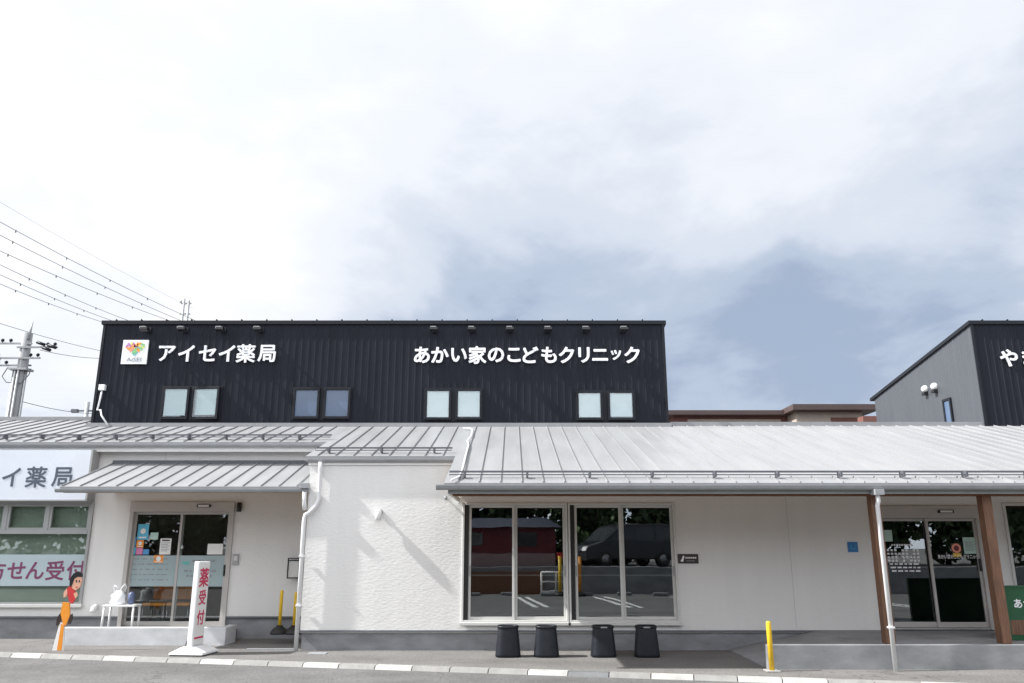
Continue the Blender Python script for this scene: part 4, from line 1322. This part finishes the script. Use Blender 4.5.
# ------------------------------------------------------------------ dark tubs
def tub(slot):
    r = thing('plant_tub', 'tmp', 'tub', group='dark tapered tubs under the sliding windows')
    n = 32
    def sq(a, rx, ry, z, e=.62):
        out = []
        for j in range(n):
            t = 2 * math.pi * (j + .5) / n
            c_, s_ = math.cos(t), math.sin(t)
            out.append((math.copysign(abs(c_) ** e, c_) * rx, math.copysign(abs(s_) ** e, s_) * ry, z))
        return out
    mb = MB()
    mb.rings([sq(0, .195, .16, 0), sq(0, .213, .175, .01), sq(0, .21, .172, .05), sq(0, .172, .145, .46), sq(0, .170, .143, .475)], 'dark_plastic', cap=False)
    mb.build('tub_body', r)
    mb = MB()
    mb.rings([sq(0, .17, .143, .474), sq(0, .182, .152, .482), sq(0, .180, .150, .515), sq(0, .165, .138, .525), sq(0, .150, .124, .52), sq(0, .140, .115, .44)], 'dark_plastic', cap=False)
    mb.poly(sq(0, .1405, .1155, .45), 'black_plastic')
    mb.build('rim', r)
    if slot:
        mb = MB(); mb.box(-.055, .055, -.158, -.14, .487, .510, 'galv'); mb.build('handle_slot', r, bevel=.006)
    r.scale = (1, 1, .95)
    return r
t0, t1 = tub(False), tub(True)
TL = [(508, t0, 'dark grey tapered tub under the left sliding window, leftmost of four'), (546.5, None, 'dark grey tapered tub just left of the joint between the windows'),
      (603.5, t1, 'dark tapered tub with handle slot, just right of the window joint'), (647, None, 'dark tapered tub with handle slot at the edge of the eave shadow, rightmost')]
for i, (px, o, lab) in enumerate(TL):
    if o is None: o = copy_tree(t0 if i == 1 else t1)
    o.location = (gx(px, 0, -.80), -.80, 0.0); o['label'] = lab
    o.rotation_euler.z = R((3, -4, 2, -3)[i])

# ------------------------------------------------------------------ green notice stand at the right edge
gs = thing('green_sign', 'dark green framed signboard standing on the porch behind the second pillar', 'sign', (gx(1004, 1.0, -1.55), -1.55, .335))
gz0, gz1 = at(512, 640, -1.55).z - .335, at(512, 585.5, -1.55).z - .335
mb = MB(); mb.box(.02, 1.78, 0, .04, max(.03, gz0), gz1 - .02, 'sign_green'); mb.box(.02, 1.78, -.004, -.0005, max(.05, gz0 + .08), gz0 + .30, 'wood'); mb.build('panel', gs)
mb = MB(); frame_ring(mb, 0, 1.8, max(.01, gz0 - .02), gz1, -.02, .06, .03, 'sign_green'); mb.build('frame', gs)
c = at(1018, 603.5, -1.56)
for i, ch in enumerate('あかい家の'):
    text_obj('letter', ch, 'white_letter', (c.x - gs.location.x + i * .16, -.006, c.z - .335), .155, .02, .004, parent=gs)
mb = MB(); mb.box(.1, .16, .0, .3, 0, .03, 'sign_green'); mb.box(1.64, 1.70, .0, .3, 0, .03, 'sign_green'); mb.build('feet', gs)

# ------------------------------------------------------------------ background: brown house, poles, wires
h1 = at(668, 414, 18); h2 = at(790, 416, 18)
bh = thing('brown_house', 'far red brown building with flat dark roofs seen over the white roof', 'building', (h1.x, 18, 0))
mb = MB()
zt = h1.z
mb.box(.2, h2.x - h1.x, 0, 8, 0, zt - .1, 'brick_red'); mb.box(.8, h2.x - h1.x - .4, -.02, -.001, zt - .42, zt - .22, 'beige_wall')
g0, g1 = at(788, 409, 17) - h1, at(874, 409, 17) - h1
mb.box(g0.x + .3, g1.x - .5, -1, 7, 0, h1.z + g0.z - .12, 'beige_wall')
mb.box(g0.x + 1.7, g1.x - .7, -1.02, -1.001, h1.z + g0.z - .75, h1.z + g0.z - .35, 'brick_red')
mb.build('wall', bh)
mb = MB(); mb.box(-.4, h2.x - h1.x - .01, -.5, 8.3, zt - .1, zt + .08, 'brown_roof')
mb.box(g0.x, g1.x, -1.6, 7.3, h1.z + g0.z - .12, h1.z + g0.z + .10, 'brown_roof'); mb.build('roof', bh)
q = at(865, 418, 16) - h1
mb = MB(); mb.box(q.x - .3, q.x + 2.0, -2.5, -2.0, 0, h1.z + q.z, 'brick_red'); mb.build('annex_wall', bh)

def power_pole():
    Y = 15.0
    b = at(18, 415, Y); t = at(31, 333, Y)
    X = (b.x + t.x) / 2 - .12
    P = thing('utility_pole', 'thick concrete utility pole with crossarms and insulators at the left edge', 'utility pole', (X, Y, 0))
    zt = t.z
    mb = MB(); mb.lathe([(.20, 0), (.19, zt - 1.8), (.185, zt - .02), (.15, zt)], 'pole_concrete', n=20); mb.build('pole', P)
    mb = MB(); mb.tube([(.12, -.1, zt - .3), (.16, -.1, zt + .1), (.20, -.1, zt + .45)], [.07, .04, .012], 'galv'); mb.build('spike', P)
    mb = MB()
    for dx, dy in ((-.24, -.1), (.23, -.08), (.02, -.24), (-.12, -.22)): mb.tube([(dx, dy, 0), (dx, dy, zt - 1.5)], .045, 'galv', n=8)
    mb.tube([(-.24, -.1, zt - 1.5), (-.5, -.1, zt - 1.4), (-.65, -.12, zt - 1.75), (-.4, -.2, zt - 2.0), (.2, -.25, zt - 2.05), (.42, -.2, zt - 1.7), (.4, -.1, zt - 1.45)], .02, 'wire_black', n=6)
    mb.box(-.34, .34, -.3, .2, zt - 1.52, zt - 1.44, 'galv')
    mb.build('cable_duct', P)
    for z, xa, xb, dy in ((zt - .45, -.95, .3, -.12), (zt - .62, -.2, 1.35, -.2), (zt - 1.05, -1.3, .75, -.2), (zt - 1.25, -1.2, .2, .2)):
        mb = MB(); mb.box(xa, xb, dy - .035, dy + .035, z - .03, z + .03, 'galv'); arm = mb.build('crossarm', P)
        for i, x in enumerate((xa + .1, xa + .42, xb - .38, xb - .1)):
            if -.22 < x < .22: continue
            mb = MB()
            mb.lathe([(.02, 0), (.02, .05), (.065, .06), (.05, .09), (.07, .11), (.05, .15), (.02, .17)], 'black_trim', c=(x, dy, z + .02), n=10)
            mb.build('insulator', arm)
    for (x, z) in ((.75, zt - .5), (1.0, zt - .72), (1.2, zt - .62), (-.9, zt - 1.1), (-1.15, zt - .95)):
        mb = MB(); mb.tube([(x - .16, -.28, z + .06), (x + .16, -.30, z - .05)], .06, 'black_trim', n=8)
        mb.build('switch_gear', P)
power_pole()
# twin far pole behind the black block, little far pole on the left
fp = at(186.5, 300, 48)
P = thing('utility_pole', 'distant twin-topped utility pole behind the black roof', 'utility pole', (fp.x, 48, 0))
mb = MB(); mb.tube([(-.18, 0, 0), (-.18, 0, fp.z + .1)], .09, 'galv'); mb.tube([(.22, 0, 0), (.22, 0, fp.z - .1)], .09, 'galv'); mb.build('pole', P)
mb = MB()
for dz in (-.3, -1.2): mb.box(-.42, .42, -.05, .05, fp.z + dz - .05, fp.z + dz + .05, 'galv')
for x in (-.45, -.18, .22): mb.lathe([(.05, 0), (.1, .05), (.04, .25)], 'galv', c=(x, 0, fp.z - .3 + .05 + .0), n=8)
mb.build('crossarm', P)
fp2 = at(88, 402, 30)
P = thing('utility_pole', 'small far pole top left of the black block', 'utility pole', (fp2.x, 30, 0))
mb = MB(); mb.tube([(0, 0, 0), (0, 0, fp2.z)], .12, 'galv'); mb.build('pole', P)
mb = MB(); mb.box(-.9, .5, -.05, .05, fp2.z - .55, fp2.z - .47, 'wire_black'); mb.box(-.85, -.5, -.1, .1, fp2.z - .62, fp2.z - .42, 'wire_black'); mb.build('crossarm', P)

WL = [((0, 203), (181, 300), .007, 'faint topmost wire crossing the sky above the six others'),
      ((0, 223), (183, 312.5), .017, 'highest of the six dark wires on the left sky'), ((0, 236), (176, 316), .017, 'second highest of the six dark wires on the left sky'),
      ((0, 251.5), (165, 316.5), .017, 'third of the six dark wires, counted from above'), ((0, 264), (123, 316), .017, 'fourth of the six dark wires, counted from above'),
      ((0, 273.5), (109, 317), .017, 'fifth of the six dark wires, counted from above'), ((0, 282.5), (101, 319), .017, 'lowest of the six dark wires on the left sky'),
      ((0, 322), (100, 350), .012, 'thin wire passing above the concrete pole crossarms'), ((40, 350), (98, 357), .012, 'thin wire from the concrete pole to the black block'), ((20, 401), (85, 412), .014, 'low wire from the concrete pole to the small far pole')]
for (a, b, r_, lab) in WL:
    if lab.startswith(('thin', 'low wire')):
        A, Bp = at(*a, 15.2), at(b[0] + 10, b[1] + (b[1] - a[1]) / (b[0] - a[0]) * 10, 26)
        if a[0] == 0: A = at(-30, 313.6, 15.2)
    else:
        s_ = (b[1] - a[1]) / (b[0] - a[0])
        A, Bp = at(-160, a[1] - 160 * s_ - 14, 16), at(b[0] + 12, b[1] + 12 * s_ + 2, 44)
    mb = MB()
    N = 14; pts = []
    for i in range(N + 1):
        t = i / N
        p_ = A.lerp(Bp, t); p_.z -= .35 * 4 * t * (1 - t) * (1 if not lab.startswith(('thin', 'low wire')) else .3)
        pts.append(p_)
    mb.tube(pts, r_, 'wire_black', n=5)
    if r_ > .015:
        for t in (.37, .52, .66, .8):
            i = int(t * N); q = pts[i]
            mb.tube([q + Vector((0, 0, .03)), q - Vector((0, 0, .11))], .035, 'wire_black', n=6)
    tag(mb.build('overhead_wire'), lab, 'wire', 'overhead wires on the left')

# ------------------------------------------------------------------ the other side of the street (it shows in the glass)
g = MB()
g.poly([(-60, -60, .88), (60, -60, .88), (60, -18.2, .88), (-60, -18.2, .88)], 'asphalt_walk')
tag(g.build('terrace'), kind='structure')
mb = MB(); mb.box(-60, 60, -18.2, -18.0, -.2, .98, 'dark_concrete')
tag(mb.build('retaining_wall', bevel=.01), 'grey retaining wall across the street mirrored in the windows', 'retaining wall')
ws = None
for i, x in enumerate((-7.3, -5.9, -4.4, -1.5, -.1, 1.4, 2.8, 4.3, 5.7, 7.2)):
    mb = MB(); mb.box(-.3, .3, -.07, .07, 0, .12, 'concrete')
    if ws is None:
        ws = o = mb.build('wheel_stop', bevel=.03)
    else:
        o = ws.copy(); COL.objects.link(o)
    o.location = (x, -16.8, ROADZ)
    tag(o, 'low concrete wheel stop in the parking bays mirrored in the glass', 'wheel stop', 'wheel stops of the parking bays')
van = thing('parked_van', 'black minivan parked across the street, mirrored in the right window', 'van', (4.9, -20.9, .88), rz=R(-24))
mb = MB()
prof = [(-2.35, .35), (-2.38, .75), (-2.2, .95), (-1.55, 1.12), (-.75, 1.72), (-.3, 1.84), (1.7, 1.86), (2.2, 1.75), (2.38, 1.0), (2.36, .35)]
mb.prism(prof, -.86, .86, 'car_black'); mb.build('body', van, bevel=.06)
mb = MB()
for y in (-.866, .866):
    sg = 1 if y > 0 else -1
    for q in ([(-1.2, 1.14), (-.62, 1.62), (-.02, 1.70), (-.02, 1.14)], [(.06, 1.14), (.06, 1.70), (1.0, 1.70), (1.0, 1.14)], [(1.08, 1.14), (1.08, 1.70), (1.95, 1.66), (2.1, 1.14)]):
        mb.prism(q, y, y + sg * .006, 'car_glass')
mb.build('side_window', van)
for y in (-.62, .62):
    mb = MB(); mb.hexa([(-2.40, y - .2, .72), (-2.34, y - .2, .70), (-2.34, y + .2, .70), (-2.40, y + .2, .72), (-2.30, y - .2, .90), (-2.24, y - .2, .90), (-2.24, y + .2, .90), (-2.30, y + .2, .90)], 'paper_white'); mb.build('headlight', van, bevel=.01)
mb = MB(); mb.hexa([(-1.56, -.74, 1.13), (-1.50, -.74, 1.10), (-1.50, .74, 1.10), (-1.56, .74, 1.13), (-.80, -.66, 1.70), (-.74, -.66, 1.68), (-.74, .66, 1.68), (-.80, .66, 1.70)], 'car_glass'); mb.build('windscreen', van)
mb = MB(); mb.box(-2.405, -2.37, -.38, .38, .70, .82, 'chrome'); mb.build('grille', van)
for x in (-1.45, 1.45):
    for y in (-.80, .80):
        mb = MB(); mb.lathe([(.24, -.11), (.33, -.10), (.34, 0), (.33, .10), (.24, .11)], 'black_rubber', n=20); mb.v = [(v[0], v[2], v[1]) for v in mb.v]
        wh = mb.build('wheel', van, loc=(x, y, .34))
        mb = MB(); mb.lathe([(.02, -.115), (.22, -.118), (.22, .118), (.02, .115)], 'chrome', n=10); mb.v = [(v[0], v[2], v[1]) for v in mb.v]; mb.build('rim', wh)
sh = thing('maroon_house', 'low maroon house across the street, mirrored in the left window', 'house', (-2.2, -26, .88))
mb = MB(); mb.box(-3.5, 4.2, -3, 3, 0, .6, 'pinkish'); mb.box(-3.52, 4.22, -3.02, 3.02, .6, 1.75, 'maroon'); mb.build('wall', sh)
for x in (-2.2, .4, 2.9):
    mb = MB(); mb.box(x - .45, x + .45, 3.021, 3.05, .9, 1.5, 'car_glass'); mb.build('window', sh)
mb = MB(); mb.hexa([(-3.8, -3.4, 1.75), (4.5, -3.4, 1.75), (4.5, 3.4, 1.75), (-3.8, 3.4, 1.75), (-3.2, -1, 2.25), (3.9, -1, 2.25), (3.9, 1, 2.25), (-3.2, 1, 2.25)], 'navy_roof'); mb.build('roof', sh)
mb = MB(); mb.box(-1.9, 1.25, -17.85, -17.75, ROADZ, .80, 'brown_board')
tag(mb.build('board_fence'), 'low brown board fence across the street, mirrored in the left window', 'fence')
br = thing('barrier', 'white tube barrier between yellow poles, mirrored in the left window', 'barrier', (1.75, -16.9, ROADZ))
mb = MB()
for z in (.15, .5, .85): mb.tube([(-.6, 0, z), (.5, 0, z)], .035, 'white_paint')
for x in (-.6, -.05, .5): mb.tube([(x, 0, 0), (x, 0, .85)], .035, 'white_paint')
mb.build('rails', br)
for x, m in ((.1, 'yellow_paint'), (.85, 'orange_paint')):
    mb = MB(); mb.tube([(x, .1, 0), (x, .1, 1.45)], .06, m); mb.lathe([(.25, 0), (.2, .1), (.07, .14)], 'black_rubber', c=(x, .1, 0), n=12); mb.build('post', br)
mb = MB(); mb.box(.0, .35, .05, .1, 1.35, 1.6, 'red_paint'); mb.build('red_plate', br)

def tree(x, y, z, h, r, seed, label):
    rd = random.Random(seed)
    T = thing('broadleaf_tree', label, 'tree', (x, y, z), group='trees across the street')
    mb = MB()
    mb.tube([(0, 0, 0), (.1, .05, h * .3), (.0, .1, h * .6), (.1, 0, h * .9)], [.22, .17, .11, .03], 'bark', n=10)
    for i in range(7):
        a = rd.uniform(0, 6.28); hh = h * rd.uniform(.3, .7); l = r * rd.uniform(.5, .9)
        mb.tube([(.05, .05, hh), (l * .5 * math.cos(a), l * .5 * math.sin(a), hh + l * .4), (l * math.cos(a), l * math.sin(a), hh + l * .6)], [.08, .05, .02], 'bark', n=6)
    mb.build('trunk', T)
    mb = MB()
    cl = [(rd.uniform(-r, r) * .8, rd.uniform(-r, r) * .8, h * rd.uniform(.10, .98), rd.uniform(.55, 1.0) * r * .5) for _ in range(30)]
    for cx, cy, cz, cr_ in cl:
        for _ in range(150):
            d = Vector((rd.gauss(0, 1), rd.gauss(0, 1), rd.gauss(0, 1))).normalized() * cr_ * rd.uniform(.4, 1) ** .5
            p_ = Vector((cx, cy, cz)) + d
            u = Vector((rd.gauss(0, 1), rd.gauss(0, 1), rd.gauss(0, 1))).normalized() * .26
            v = u.cross(Vector((rd.gauss(0, 1), rd.gauss(0, 1), rd.gauss(0, 1)))).normalized() * .16
            mb.poly([p_ - u, p_ - v, p_ + u, p_ + v], rd.choice(('leaf_dark', 'leaf_mid')))
    mb.build('crown', T)
ROW = [(-31, -27, 9.5, 3.4, 'far left end of the row'), (-26, -29, 8.5, 3.2, 'second from the left end of the row'), (-21, -27, 9.0, 3.4, 'third from the left end of the row'),
       (-16, -28, 8.6, 3.3, 'fourth from the left end of the row'), (-11, -31, 8.0, 3.0, 'left of the maroon house'), (-4, -33, 7.6, 3.2, 'behind the left half of the maroon house'),
       (1.5, -32, 7.0, 2.8, 'behind the right half of the maroon house'), (4.0, -25.5, 5.2, 2.2, 'behind the front of the black minivan'), (8.5, -25.5, 5.4, 2.3, 'behind the rear of the black minivan'),
       (13, -26, 6.4, 2.8, 'just right of the black minivan'), (18, -27, 6.8, 2.9, 'third from the right end of the row'), (23, -26, 7.0, 2.9, 'second from the right end of the row'), (28, -27, 7.0, 2.9, 'far right end of the row')]
for i, (x, y, h, r, lab) in enumerate(ROW):
    tree(x, y, .88, h, r, i + 1, 'bushy tree across the street, ' + lab)
